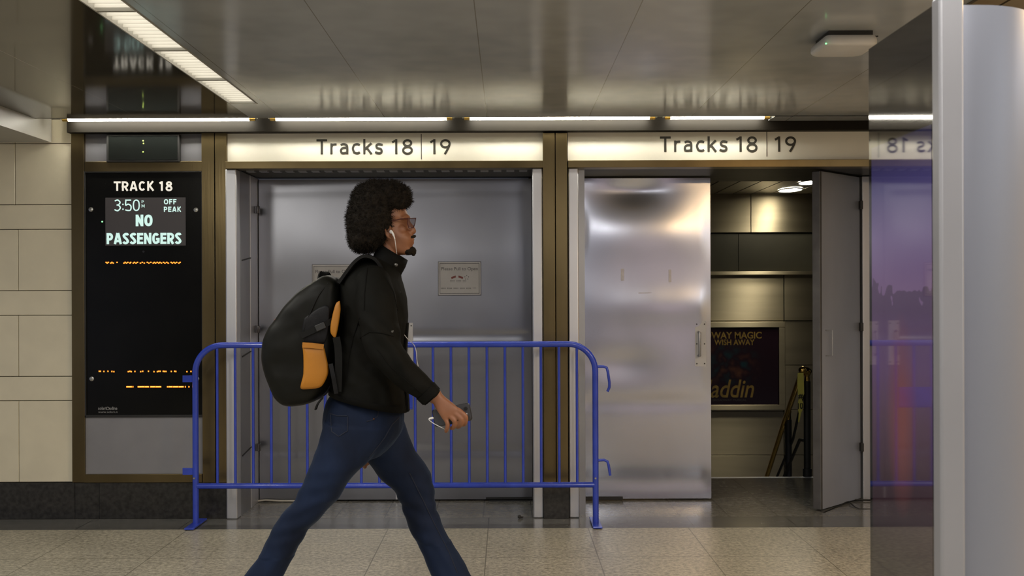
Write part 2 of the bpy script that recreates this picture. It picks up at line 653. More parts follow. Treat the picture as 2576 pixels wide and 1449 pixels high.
def stroke_into(mb, s, X0, X1, zb_, cap, Y, t=0.14, gap=0.14):
    x, strokes = 0.0, []
    for ch in s:
        if ch == ' ':
            x += .34
            continue
        w, st = glyph(ch, t)
        strokes += [[None if p is None else (p[0] + x, p[1]) for p in q] for q in st]
        x += w + gap
    total = x - gap
    sx = (X1 - X0) / total
    for iq, q in enumerate(strokes):
        Yq = Y - iq * 0.00012
        closed = q[-1] is None
        if closed:
            q = q[:-2]
        pts = [Vector((X0 + px * sx, zb_ + py * cap)) for px, py in q]
        n, hw = len(pts), t * cap / 2
        L, Rr = [], []
        for i in range(n):
            a = pts[i - 1] if (i > 0 or closed) else None
            b = pts[(i + 1) % n] if (i < n - 1 or closed) else None
            d1 = (pts[i] - a).normalized() if a is not None and (pts[i] - a).length > 1e-9 else None
            d2 = (b - pts[i]).normalized() if b is not None and (b - pts[i]).length > 1e-9 else None
            d1, d2 = d1 or d2, d2 or d1
            n1, n2 = Vector((-d1.y, d1.x)), Vector((-d2.y, d2.x))
            m_ = (n1 + n2)
            m_ = m_.normalized() if m_.length > 1e-6 else n1
            k = hw / max(0.5, m_.dot(n1))
            L.append(pts[i] + m_ * k)
            Rr.append(pts[i] - m_ * k)
        vs = [(p.x, Yq, p.y) for p in L] + [(p.x, Yq, p.y) for p in Rr]
        fs = [(i, (i + 1) % n, n + (i + 1) % n, n + i) for i in range(n if closed else n - 1)]
        mb.add(vs, fs)


def stroke_px(mb, s, x0, x1, ytop, ybase, Y, t=0.14, gap=0.14):
    a, b, c, d = R(x0, ytop, x1, ybase, Y)
    stroke_into(mb, s, a, b, c, d - c, Y, t, gap)


# ------------------------------------------------------------------ the room
YW = 6.26           # front wall plane
YD = 6.757          # plane of the recessed doors
ZC = 2.48           # ceiling
exec_parts = []

# floor
mfl = grid_mat('terrazzo_floor', s2l((126, 121, 105)), s2l((200, 193, 173)), s2l((98, 93, 78)), (-0.117, 0.60), (5.963, 0.66), 0.006, 0.34, 42.0, big=0.14, linestr=0.75)
mdf = grid_mat('dark_stone_floor', s2l((102, 100, 94)), s2l((124, 121, 114)), s2l((60, 58, 54)), (-0.155, 0.31), (6.25, 0.31), 0.005, 0.20, 22.0, spec=0.6, big=0.1)
mdb = grid_mat('dark_stone_border', s2l((88, 87, 84)), s2l((110, 109, 105)), s2l((56, 55, 52)), (-0.117, 0.62), (6.25, 3.0), 0.005, 0.18, 22.0, spec=0.6, big=0.1)
YB = 5.963
struct(MB().box(-6, 6, -7, YB, -0.1, 0).build('floor', mfl, smooth=False), 'speckled beige terrazzo tile floor of the concourse', 'floor')
struct(MB().box(-6, 6, YB, 6.25, -0.1, 0).build('floor_border', mdb, smooth=False), 'narrow dark stone floor border along the door wall', 'floor')
struct(MB().box(-6, 6, 6.25, 7.60, -0.1, 0).build('floor_threshold', mdf, smooth=False), 'dark stone floor running through the doorways to the stairs', 'floor')

# ceilings
mce = grid_mat('pale_ceiling_panel', s2l((160, 164, 168)), s2l((172, 176, 180)), s2l((110, 104, 94)), (-0.117, 0.62), None, 0.004, 0.16, 3.0, spec=0.8, linestr=0.8, sdetail=2, rvar=0.04)
mcl = grid_mat('dark_polished_ceiling', (0.050, 0.044, 0.031), (0.060, 0.052, 0.037), (0.26, 0.23, 0.18), (-2.22, 9.0), (6.55, 9.0), 0.005, 0.085, 2.0, spec=0.9, linestr=0.8, sdetail=2, rvar=0.01)
XS0, XS1 = -1.553, -1.395
struct(MB().box(XS1, 6, -7, 6.03, ZC, ZC + 0.12).box(XS0, XS1, 5.58, 6.03, ZC, ZC + 0.12).build('ceiling', mce, smooth=False),
       'pale grey glossy ceiling panels above the doors', 'ceiling')
XBH = -2.86
struct(MB().box(XBH, XS0, -7, 6.03, ZC, ZC + 0.12).build('ceiling_left', mcl, smooth=False), 'dark mirror-like ceiling panels left of the louvred light strip', 'ceiling')
struct(MB().box(-6, XBH, -7, YW - 0.01, 2.369, ZC + 0.12).build('ceiling_soffit', PAINTW, smooth=False), 'pale boxed soffit in the upper left corner', 'soffit')
# cove housing above the slot between ceiling and wall
struct(MB().box(XBH, 6, 6.03, YW + 0.2, ZC + 0.10, ZC + 0.12).box(XBH, 6, 6.02, 6.04, ZC, ZC + 0.11).build('ceiling_cove', PAINTW, smooth=False),
       'shallow light cove between ceiling and door wall', 'cove')
# closing strip of the slot right of the last tube
xa = P(1940, 300, 6.13).x
struct(MB().box(xa, 6, 6.03, YW - 0.04, ZC, ZC + 0.05).build('trim_1', mce, smooth=False), 'plain ceiling strip right of the last cove tube', 'ceiling trim')


# cream tile wall
def tile_wall():
    mb = MB()
    ys = [300, 361, 515, 577, 731, 793, 947, 1008, 1213]
    tw = 0.60
    for i in range(len(ys) - 1):
        thin = (ys[i + 1] - ys[i]) < 80 and i != 0
        for k in range(-7, 2):
            xj = P(46 if i > 2 else 39, 700, YW).x + (-0.15 if thin else 0)
            x0, x1 = xj + k * tw, xj + (k + 1) * tw
            x1 = min(x1, P(182, 700, YW).x)
            if x0 >= x1 - 0.02:
                continue
            z1 = P(90, ys[i], YW).z - 0.002
            z0 = P(90, ys[i + 1], YW).z + 0.002
            mb.box(x0 + 0.002, x1 - 0.0015, YW, YW + 0.03, z0, z1)
    return mb


struct(tile_wall().build('wall_left', TILEM, smooth=False, bevel=0.002), 'cream tile wall at the left of the departure board', 'wall')
struct(MB().box(-6, P(182, 700, YW).x, YW + 0.018, YW + 0.2, 0.0, 2.62).build('wall_left_backing', GROUT, smooth=False), 'dark grout between the cream wall tiles', 'wall')
zb = P(300, 1213, YW).z
x570 = P(571, 1250, YW).x
bb = MB()
for x0, x1 in ((-6, P(186, 1, YW).x - 0.001), (P(186, 1, YW).x + 0.001, P(247, 1, YW).x - 0.001), (P(247, 1, YW).x + 0.001, P(482, 1, YW).x), (P(482, 1, YW).x + 0.002, x570)):
    bb.box(x0, x1, YW - 0.012, YW + 0.2, 0, zb)
struct(bb.build('baseboard_left', GRANITE, smooth=False, bevel=0.002), 'black granite base under the tile wall and board', 'baseboard')

# bronze surround of the board
YF = YW - 0.045
tr = MB()
tr.pbox(180, 318, 212, 1214, YF + 0.02, 0.22)      # left stile
tr.pbox(508, 318, 540, 1214, YF + 0.02, 0.22)
tr.pbox(542, 318, 571, 1214, YF + 0.02, 0.22)
tr.pbox(212, 406, 508, 431, YF + 0.02, 0.22)
tr.pbox(212, 1193, 508, 1214, YF + 0.02, 0.22)
struct(tr.build('trim_2', BRONZE, smooth=False, bevel=0.002), 'bronze metal frame around the departure board', 'frame')
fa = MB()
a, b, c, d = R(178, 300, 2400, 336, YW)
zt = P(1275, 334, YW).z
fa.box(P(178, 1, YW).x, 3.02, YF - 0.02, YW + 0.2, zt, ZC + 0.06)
struct(fa.build('trim_3', BRONZE_SHADE, smooth=False, bevel=0.003), 'long shaded bronze fascia above the track signs', 'fascia')
pl = MB()
pl.pbox(1367, 334, 1397, 1216, YF, 0.5)
pl.pbox(1399, 334, 1428, 1216, YF, 0.5)
struct(pl.build('wall_pillar', BRONZE, smooth=False, bevel=0.002), 'bronze clad pillar between the two doorways', 'pillar')
a, b, c, d = R(1367, 1216, 1430, 1303, YW)
struct(MB().box(a, b, YF - 0.008, YW + 0.5, 0, d).build('baseboard_pillar', GRANITE, smooth=False, bevel=0.002), 'black granite base of the bronze pillar', 'baseboard')

# rails under signs, panels over board
zr1 = P(1275, 406, YW).z
zr0 = P(1275, 424, YW).z
x572, x1366, x1428 = P(571, 400, YW).x, P(1367, 400, YW).x, P(1428, 400, YW).x
struct(MB().box(x572, x1366, YF + 0.005, YW + 0.06, zr0, zr1).build('trim_4', BRONZE, smooth=False, bevel=0.002), 'bronze rail under the left track sign', 'rail')
struct(MB().box(x1428, 2.87, YF + 0.005, YW + 0.06, zr0, zr1).build('trim_5', BRONZE, smooth=False, bevel=0.002), 'bronze rail under the right track sign', 'rail')
struct(MB().pbox(207, 335, 509, 407, YW, 0.05).build('trim_6', M('grey_side_panel', (0.14, 0.14, 0.155), 0.5, 0.2, 0.08, 3), smooth=False), 'grey panel behind the small black display box', 'panel')
struct(MB().pbox(212, 1046, 510, 1195, YW - 0.01, 0.05).build('trim_7', GREYP, smooth=False), 'grey panel under the black departure board', 'panel')
# wall body above openings
struct(MB().box(x572, 3.6, YW + 0.05, YD + 0.3, zr0 + 0.005, 2.62).build('wall_front', HEADER, smooth=False), 'dark soffit over the recessed doorways', 'wall')
hd = MB()
for k in range(26):
    x = x572 + 0.1 + k * 0.083
    if x + 0.07 < x1366:
        hd.box(x, x + 0.05, YW + 0.08, YW + 0.14, zr0 - 0.004, zr0 + 0.01)
struct(hd.build('trim_8', STEELD, smooth=False), 'row of small grey clips in the header over the closed doors', 'header clips')

# track signs
def track_sign(xl, xr, tx, label):
    o = thing('track_sign', P((xl + xr) / 2, 404, YW), label, 'sign')
    a, b, c, d = R(xl, 335, xr, 405, YW)
    MB().box(a, b, YW, YW + 0.04, zr1 - 0.002, zt + 0.004).build('panel', SIGNW, o, smooth=False)
    Yt = YW - 0.0015
    for s, x0, x1 in tx['t']:
        mb = MB()
        stroke_px(mb, s, x0, x1, tx['y'][0], tx['y'][1], Yt, 0.145, 0.17)
        mb.build('lettering', SIGNK, o, smooth=False)
    xd = P(tx['d'], 365, YW).x
    MB().box(xd - 0.0022, xd + 0.0022, Yt, YW + 0.002, P(tx['d'], tx['dy'][1], YW).z, P(tx['d'], tx['dy'][0], YW).z).build('divider_line', SIGNK, o, smooth=False)


track_sign(569, 1367, {'t': [('Tracks', 796, 964), ('18', 986, 1040), ('19', 1082, 1135)], 'y': (350, 388), 'd': 1060, 'dy': (337, 401)},
           'cream overhead sign reading Tracks 18 19 above the closed double doors')
track_sign(1428, 2419, {'t': [('Tracks', 1660, 1831), ('18', 1852, 1907), ('19', 1949, 2004)], 'y': (343, 382), 'd': 1929, 'dy': (330, 394)},
           'cream overhead sign reading Tracks 18 19 above the open doorway')

# aluminium jambs
def jamb(n, x0, x1, label):
    a, b, c, d = R(x0, 426, x1, 1303, YW)
    struct(MB().box(a, b, YW - 0.03, YW + 0.06, 0, zr0 - 0.001).build('trim_%d' % n, ALU, smooth=True, bevel=0.008, segs=3), label, 'door jamb')
    return a, b


j1 = jamb(9, 571, 599, 'aluminium jamb on the left edge of the closed doorway')
j2 = jamb(10, 1340, 1366, 'aluminium jamb on the right edge of the closed doorway')
j3 = jamb(11, 1430, 1456, 'aluminium jamb on the left edge of the open doorway')
a, b, c, d = R(2168, 426, 2200, 1260, YD)
struct(MB().box(a, 2.50, YD - 0.02, YD + 0.1, 0, zr0).build('trim_12', ALU, smooth=False, bevel=0.003), 'aluminium jamb on the right side of the open doorway', 'door jamb')
# wall to the right of the open doorway, hidden by the kiosk from here
struct(MB().box(2.50, 2.56, YW - 0.03, YD + 0.1, 0, zr0).box(2.50, 2.87, YW + 0.02, YW + 0.08, 0, zr0).build('wall_reveal_side', STEELD, smooth=False), 'grey steel panel right of the open doorway', 'reveal')
struct(MB().box(2.87, 3.02, YF, YW + 0.3, 0, ZC + 0.06).build('wall_pillar_right', BRONZE, smooth=False, bevel=0.002), 'bronze clad pillar right of the open doorway', 'pillar')
tw_ = MB()
for r_ in range(7):
    for k in range(5):
        tw_.box(3.022 + k * 0.6, 3.018 + (k + 1) * 0.6, YW, YW + 0.03, 0.225 + r_ * 0.33, 0.222 + (r_ + 1) * 0.33)
struct(tw_.build('wall_right_tiles', TILEM, smooth=False, bevel=0.002), 'cream tile wall out of view right of the doorways', 'wall')
struct(MB().box(3.02, 6, YW + 0.018, YW + 0.2, 0, 2.62).build('wall_right_backing', GROUT, smooth=False), 'dark grout of the right tile wall', 'wall')
struct(MB().box(3.02, 6, YW - 0.012, YW + 0.1, 0, 0.222).build('baseboard_right', GRANITE, smooth=False), 'black granite base of the right tile wall', 'baseboard')
# reveals
rv = MB()
xr0 = j1[1]
rv.box(xr0 - 0.12, xr0, YW + 0.06, YD - 0.20, 0, zr0)
struct(rv.build('wall_reveal', STEELD, smooth=False), 'grey steel side reveal left of the closed doors', 'reveal')
struct(MB().box(xr0 - 0.12, xr0 + 0.003, YD - 0.196, YD + 0.05, 0, zr0).build('trim_13', ALU, smooth=False, bevel=0.002), 'aluminium hinge post left of the closed doors', 'door frame')
rs = MB()
for py in (656, 884, 1118):
    z = P(610, py, YD).z
    rs.obox((xr0 + 0.002, YW + 0.2, z), (0.002, 0, 0), (0, 0.11, 0.012), (0, 0, 0.004))
struct(rs.build('trim_14', HEADER, smooth=False), 'dark joint lines on the steel side reveal', 'reveal joints')
struct(MB().box(P(1338, 1, YD).x, x1366, YW + 0.06, YD + 0.05, 0, zr0).build('wall_reveal_right', STEELD, smooth=False), 'steel side reveal right of the closed doors', 'reveal')
struct(MB().box(x1428, P(1456, 1, YD).x, YW + 0.06, YD + 0.05, 0, zr0).build('wall_reveal_open', STEELD, smooth=False), 'steel side reveal left of the open doorway', 'reveal')


# doors
def leaf_mesh(W, Hh, th, dents, seed, nx=44, nz=96):
    """door leaf in local coords: x 0..W, z 0..Hh, front at y=0 with real shallow dents"""
    mb = MB()
    vs, fs = [], []
    for j in range(nz + 1):
        for i in range(nx + 1):
            u, w = i / nx, j / nz
            edge = min(1.0, min(u, 1 - u) * 14) * min(1.0, min(w, 1 - w) * 26)
            d = 0.0
            for (cu, cw, ru, rw, am) in dents:
                d += am * math.exp(-((u - cu) / ru) ** 2 - ((w - cw) / rw) ** 2)
            d += 0.0016 * noise.noise(Vector((u * 2.2 + seed, w * 4.0, seed)))
            d += 0.0007 * noise.noise(Vector((u * 5 + seed, w * 11.0, seed + 9)))
            vs.append((u * W, d * edge, w * Hh))
    for j in range(nz):
        for i in range(nx):
            q = j * (nx + 1) + i
            fs.append((q, q + 1, q + nx + 2, q + nx + 1))
    mb.add(vs, fs)
    # sides and back
    e = 0.0
    mb.add([(0, e, 0), (W, e, 0), (W, th, 0), (0, th, 0), (0, e, Hh), (W, e, Hh), (W, th, Hh), (0, th, Hh)],
           [(3, 2, 1, 0), (4, 5, 6, 7), (1, 2, 6, 5), (2, 3, 7, 6), (3, 0, 4, 7)])
    return mb


def place(mb, loc, rz):
    m = Matrix.Translation(loc) @ Matrix.Rotation(rz, 4, 'Z')
    mb.v = [m @ p for p in mb.v]
    return mb


ZDT = zr0 - 0.006


def pull_plate(root, cx, z0, z1, Y, hx):
    mb = MB()
    mb.box(cx - 0.038, cx + 0.038, Y - 0.005, Y, z0, z1)
    pp = mb.build('pull_plate', WHITEP, root, smooth=False, bevel=0.002)
    gz0, gz1 = z0 + (z1 - z0) * 0.24, z0 + (z1 - z0) * 0.76
    MB().tube([(hx, Y - 0.004, gz0), (hx, Y - 0.045, gz0), (hx, Y - 0.045, gz1), (hx, Y - 0.004, gz1)], 0.009, 10).build('pull_handle', STEELD, pp, bevel=0.003)
    s = MB()
    for dx in (-0.026, 0.026):
        for zz in (z0 + 0.02, z1 - 0.02, (z0 + z1) / 2):
            s.cyl((cx + dx, Y - 0.0075, zz), (cx + dx, Y - 0.004, zz), 0.0045, 10)
    s.build('screws', BLACKM, pp)


def hinge(root, x, Y, z):
    MB().box(x - 0.016, x + 0.016, Y - 0.02, Y, z - 0.024, z + 0.024).cyl((x + 0.006, Y - 0.024, z - 0.024), (x + 0.006, Y - 0.024, z + 0.024), 0.008, 12).build('hinge', M('dark_hinge_steel', (0.14, 0.14, 0.15), 0.28, 1.0, 0.2, 20), root, bevel=0.002)


struct(MB().box(x572, x1366, YD + 0.05, YD + 0.07, 0, zr0).build('wall_backing', HEADER, smooth=False), 'dark space behind the closed double doors', 'wall')
crease1 = [(0.5, 0.511, 9, 0.0085, 0.006), (0.5, 0.152, 9, 0.009, 0.006), (0.5, 0.97, 9, 0.02, 0.003), (0.6, 0.8, 0.5, 0.12, -0.005), (0.3, 0.65, 0.6, 0.07, 0.003)]
crease2 = [(0.5, 0.511, 9, 0.0085, 0.006), (0.5, 0.152, 9, 0.009, 0.006), (0.5, 0.97, 9, 0.02, 0.003), (0.4, 0.86, 0.5, 0.10, 0.006), (0.75, 0.78, 0.4, 0.06, -0.004)]
crease3 = [(0.42, 0.98, 0.26, 0.07, 0.022), (0.45, 0.83, 0.5, 0.08, -0.013), (0.33, 0.42, 0.24, 0.045, 0.009), (0.7, 0.60, 0.5, 0.05, -0.008), (0.5, 0.30, 9, 0.025, 0.004),
           (0.5, 0.06, 9, 0.03, 0.006), (0.8, 0.45, 0.3, 0.15, -0.005)]
crease4 = [(0.5, 0.7, 0.6, 0.12, 0.003), (0.4, 0.3, 0.5, 0.15, -0.003)]
XL0, XM, XR1 = P(652, 850, YD).x, P(996, 850, YD).x, P(1338, 850, YD).x

d1 = thing('door_1', (XL0, YD, 0), 'steel door leaf behind the walking man with a paper notice above the backpack', 'door', None, 'structure')
place(leaf_mesh(XM - XL0 - 0.001, ZDT - 0.012, 0.045, crease1, 1.3), (XL0, YD, 0.012), 0).build('door_leaf', STEEL_DIM, d1, angle=60)
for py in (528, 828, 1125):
    hinge(d1, xr0 + 0.020, 6.685, P(640, py, 6.68).z)
pull_plate(d1, P(972, 850, YD).x, P(1000, 922, YD).z, P(1000, 810, YD).z, YD, P(968, 850, YD).x)
d2 = thing('door_2', (XR1, YD, 0), 'steel door leaf left of the bronze pillar with the fully visible paper notice', 'door', None, 'structure')
place(leaf_mesh(XR1 - XM - 0.001, ZDT - 0.012, 0.045, crease2, 4.7), (XM + 0.001, YD, 0.012), 0).build('door_leaf', STEEL_DIM, d2, angle=60)
pull_plate(d2, P(1025, 850, YD).x, P(1025, 922, YD).z, P(1025, 812, YD).z, YD, P(1020, 850, YD).x)
MB().box(XM - 0.004, XM + 0.006, YD - 0.006, YD - 0.001, 0.014, 0.11).build('edge_strip', ALU, d2, smooth=False)
X3a, X3b = P(1456, 850, YD).x, P(1788, 850, YD).x
d3 = thing('door_3', (X3a, YD, 0), 'dented steel door leaf with white pull plate right of the barricade', 'door', None, 'structure')
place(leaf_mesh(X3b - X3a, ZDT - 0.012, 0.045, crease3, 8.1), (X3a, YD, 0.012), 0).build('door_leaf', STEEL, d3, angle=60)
pull_plate(d3, P(1762, 850, YD).x, P(1762, 922, YD).z, P(1762, 808, YD).z, YD, P(1757, 850, YD).x)
tp = MB()
for q in ((1562, 676, 1570, 706), (1682, 678, 1689, 710), (1607, 638, 1644, 645), (1606, 736, 1640, 738)):
    tp.pbox(*q, YD - 0.004, 0.004)
tp.build('tape_residue', M('grey_residue', (0.44, 0.43, 0.45), 0.42, 0.85, 0.1, 40), d3, smooth=False)
# open leaf, hinged at the right jamb
hx, hy = P(2163, 850, YD).x, YD - 0.005
fx, fy = P(2064, 850, 6.39).x, 6.39
ang = math.atan2(hy - fy, hx - fx)
Lw = math.hypot(hx - fx, hy - fy)
d4 = thing('door_4', (hx, hy, 0), 'narrow steel door leaf swung open at the right of the passage', 'door', None, 'structure')
place(leaf_mesh(Lw, ZDT - 0.012, 0.045, crease4, 3.3, 24, 60), (fx, fy, 0.012), ang).build('door_leaf', M('satin_steel_leaf', (0.50, 0.52, 0.58), 0.40, 0.55, 0.10, 2.5, (1, 1, 0.4), rvar=0.08), d4, angle=60)
dirv = Vector((math.cos(ang), math.sin(ang), 0))
nrm = Vector((math.sin(ang), -math.cos(ang), 0))
pe = Vector((fx, fy, 0))
MB().obox(pe + Vector((0, 0, ZDT / 2 + 0.006)) - dirv * 0.004 - nrm * 0.02, dirv * 0.012, nrm * 0.028, (0, 0, ZDT / 2 - 0.008)).build('edge_channel', M('dark_edge_channel', (0.15, 0.145, 0.14), 0.45, 0.6, 0.15, 10), d4, smooth=False, bevel=0.003)
for py in (517, 822, 1123):
    z = P(2158, py, YD).z
    MB().box(hx - 0.010, hx + 0.008, hy - 0.045, hy - 0.005, z - 0.028, z + 0.028).build('hinge', BLACKM, d4, smooth=False, bevel=0.002)
# faint wire pull on the open leaf
c0 = pe + dirv * 0.06 + nrm * 0.004
MB().tube([c0 + nrm * 0.0 + Vector((0, 0, 1.165)), c0 + nrm * 0.03 + dirv * 0.03 + Vector((0, 0, 1.165)), c0 + nrm * 0.03 + dirv * 0.03 + Vector((0, 0, 1.0)), c0 + Vector((0, 0, 1.0))], 0.003, 8).build('pull_handle', STEELD, d4)


# paper notices
def notice(x0, y0, x1, y1, label):
    Yn = YD - 0.010
    o = thing('paper_notice', P((x0 + x1) / 2, y1, Yn), label, 'notice')
    MB().pbox(x0, y0, x1, y1, Yn, 0.004).build('laminate', PAPERW, o, smooth=False)
    MB().pbox(x0 + 3, y0 + 3, x1 - 3, y1 - 3, Yn - 0.0008, 0.001).build('sheet', PAPER, o, smooth=False)
    b = MB()
    w = 1.3
    for k in (0, 4):
        X0, Y0, X1, Y1 = x0 + k, y0 + k, x1 - k, y1 - k
        for q in ((X0, Y0, X1, Y0 + w), (X0, Y1 - w, X1, Y1), (X0, Y0, X0 + w, Y1), (X1 - w, Y0, X1, Y1)):
            b.pbox(*q, Yn - 0.0014, 0.0006)
    b.build('border', INK, o, smooth=False)
    t = MB()
    text_px(t, 'Please Pull to Open', x0 + 8, x1 - 8, y0 + 14, y0 + 22, Yn - 0.0014, 0.01)
    cxp = (x0 + x1) / 2
    t.build('lettering', INK, o, smooth=False)
    t = MB()
    for yy, a, bb2 in ((y0 + 47, -24, 20), (y0 + 50.5, -24, 19), (y0 + 66, -47, 45), (y0 + 67.5, -47, 30)):
        n = int((bb2 - a) / 3.2)
        for q in range(n):
            if q % 5 == 4:
                continue
            t.pbox(cxp + a + q * 3.2, yy, cxp + a + q * 3.2 + 2.4, yy + 1.0, Yn - 0.0014, 0.0006)
    t.build('fine_print', INK, o, smooth=False)
    fl = MB()
    for s in (-1, 1):
        c = P(cxp - 6 + s * 8, y0 + 39.5, Yn - 0.0014)
        fl.prism([c + Vector((s * 0.016, 0, -0.012)), c + Vector((s * 0.020, 0, 0.001)), c + Vector((s * -0.012, 0, 0.012)), c + Vector((s * -0.014, 0, -0.001))], (0, 0.0006, 0))
    fl.build('flag_mark', REDINK, o, smooth=False)
    st = MB()
    for k in range(5):
        a = PI / 2 + k * 2 * PI / 5
        c = P(cxp + 18, y0 + 40, Yn - 0.0016) + Vector((math.cos(a) * 0.013, 0, math.sin(a) * 0.013))
        st.cyl(c, c + Vector((0, 0.0006, 0)), 0.0034, 8)
    st.build('star_mark', INK, o, smooth=False)


notice(785, 665, 894, 750, 'paper notice half hidden behind the backpack, edge of the text showing')
notice(1102, 658, 1210, 743, 'paper notice Please Pull to Open in full view on the steel door')


# ------------------------------------------------------------------ departure board
YBd = YW - 0.012
bd = thing('departure_board', P(361, 1047, YBd), 'tall black track 18 departure board with lit screen reading no passengers', 'departure board')
MB().pbox(213, 431, 510, 1048, YBd, 0.06).build('housing', BLACKG, bd, smooth=False, bevel=0.003)
fb = MB()
for q in ((210, 429, 511, 434), (210, 434, 215, 1050), (507, 434, 511, 1050), (210, 1044, 511, 1050)):
    fb.pbox(*q, YBd - 0.012, 0.03)
fb.build('bezel', BLACKM, bd, smooth=False, bevel=0.002)
for s_, a_, b_, g_ in (('TRACK', 286, 388, 0.09), ('18', 401, 435, 0.12)):
    t = MB()
    stroke_px(t, s_, a_, b_, 456, 480, YBd - 0.002, 0.2, g_)
    t.build('track_lettering', LETTERW, bd, smooth=False)
scr = MB().pbox(265, 497, 467, 618, YBd - 0.001, 0.002).build('screen', E('screen_backlight', (0.055, 0.048, 0.048), 0.36), bd, smooth=False)
Ys = YBd - 0.0025
for s_, a_, b_, y0_, y1_, t_, g_ in (('3:50', 287, 352, 502, 531, 0.11, 0.07), ('P', 356, 362, 504, 511, 0.17, 0.1), ('M', 356, 364, 514, 522, 0.17, 0.1),
                                     ('OFF', 412, 444, 501, 514, 0.2, 0.12), ('PEAK', 412, 456, 520, 533, 0.2, 0.12), ('NO', 341, 384, 540, 569, 0.24, 0.07), ('PASSENGERS', 268, 457, 586, 614, 0.22, 0.06)):
    t = MB()
    stroke_px(t, s_, a_, b_, y0_, y1_, Ys, t_, g_)
    t.build('screen_text', EM_SCR, scr, smooth=False)
led, core = MB(), MB()


def led_done():
    global led, core
    r_ = led.build('led_row', EM_LED, bd, smooth=False)
    core.build('led_dots', EM_LEDW, r_, smooth=False)
    led, core = MB(), MB()


def dash(px, py, w, h=2.4):
    led.pbox(px - 0.6, py - h / 2 - 0.5, px + w + 0.6, py + h / 2 + 0.5, YBd - 0.0012, 0.001)
    core.pbox(px + 0.4, py - h / 4, px + w - 0.4, py + h / 4, YBd - 0.0018, 0.001)


for i, c in enumerate((383, 392, 402, 425, 435, 447, 482, 545, 556, 568, 580, 600, 606, 630, 640, 655, 668, 695, 712, 730, 758, 772, 790, 812, 822, 833, 848, 862, 872, 886, 905, 918, 935, 948, 975, 985, 1000, 1012, 1025, 1045, 1056)):
    dash(160 + c / 3.621, 661 + (0.8 if i % 2 else -0.9), 2.6, 2.2)
led_done()
for c in (279, 288, 316, 348, 379, 395, 509, 522, 533, 562, 608, 624, 669, 713, 740, 750, 762, 786, 796, 808, 850, 876, 886, 974, 1006):
    dash(160 + c / 3.15, 934.5 + ((c % 3) - 1) * 0.4, 2.0, 2.8)
led_done()
for a0, b0 in ((498, 540), (547, 552), (588, 640), (644, 675), (688, 725), (730, 772), (820, 826), (832, 862), (868, 908), (914, 950), (962, 966), (990, 996)):
    dash(160 + a0 / 3.15, 973, max(1.6, (b0 - a0) / 3.15), 3.0)
led_done()
MB().cyl(P(257, 557.5, YBd - 0.003), P(257, 557.5, YBd), 0.005, 12).build('status_light', EM_GREEN, bd)
MB().cyl(P(361, 633, YBd - 0.002), P(361, 633, YBd), 0.007, 16).build('sensor', GLASSD, bd)
for px, py in ((229, 527), (493, 528), (231, 953), (496, 953)):
    mb = MB()
    c = P(px, py, YBd)
    mb.tube([c, c + Vector((0, -0.004, 0)), c + Vector((0, -0.007, 0))], [0.015, 0.014, 0.006], 16)
    mb.build('screw', SCREWM, bd)
t = MB()
text_px(t, 'solari', 247, 267, 1023, 1031, YBd - 0.002, 0.02)
text_px(t, 'udine', 275, 295, 1023, 1031, YBd - 0.002, 0.02)
text_px(t, 'www.solari.it', 247, 296, 1034, 1038.5, YBd - 0.002, 0.0)
c = P(271, 1027.5, YBd - 0.0015)
t.tube([c + Vector((math.cos(k * PI / 8) * 0.0085, 0, math.sin(k * PI / 8) * 0.0085)) for k in range(16)], 0.0018, 6, closed=True)
t.build('maker_mark', M('grey_print', (0.32, 0.32, 0.32), 0.5), bd, smooth=False)

# small display box over the board
sb = thing('display_box', P(359, 408, YW), 'small black unlit display box above the departure board', 'display')
Yb2 = YW - 0.04
MB().pbox(267, 337, 451, 408, Yb2, 0.04).build('case', BLACKM, sb, smooth=False, bevel=0.006)
MB().pbox(273, 342, 446, 402, Yb2 - 0.002, 0.004).build('screen', GLASSD, sb, smooth=False)
for px, py in ((360, 354), (361, 361), (360, 382)):
    MB().ell(P(px, py, Yb2 - 0.002), 0.005, 0.002, 0.005, 10, 6).build('indicator_dot', EM_YEL, sb)

# ------------------------------------------------------------------ lamps
LOUV = M('white_louvre', (0.78, 0.76, 0.70), 0.5, 0, 0.03, 8)


def ceiling_light(y1, ln, x0, x1, label, group=None):
    xc = (x0 + x1) / 2
    o = thing('ceiling_light', (xc, y1 - ln / 2, ZC), label, 'ceiling light', group)
    mb = MB()
    mb.box(x0, x0 + 0.006, y1 - ln, y1, ZC - 0.003, ZC + 0.07)
    mb.box(x1 - 0.006, x1, y1 - ln, y1, ZC - 0.003, ZC + 0.07)
    mb.box(x0, x1, y1 - 0.006, y1, ZC - 0.001, ZC + 0.07)
    mb.box(x0, x1, y1 - ln, y1 - ln + 0.006, ZC - 0.001, ZC + 0.07)
    mb.box(x0, x1, y1 - ln, y1, ZC + 0.07, ZC + 0.08)
    mb.build('frame', PAINTW, o, smooth=False)
    MB().box(x0 + 0.006, x1 - 0.006, y1 - ln + 0.008, y1 - 0.008, ZC + 0.028, ZC + 0.034).build('diffuser', EM_LAMP, o, smooth=False)
    lv = MB()
    n = 11
    for k in range(n):
        yy = y1 - ln + ln * (k + 0.5) / n
        lv.box(x0 + 0.006, x1 - 0.006, yy - 0.0015, yy + 0.0015, ZC + 0.006, ZC + 0.026)
    lv.build('louvre', LOUV, o, smooth=False)
    return o


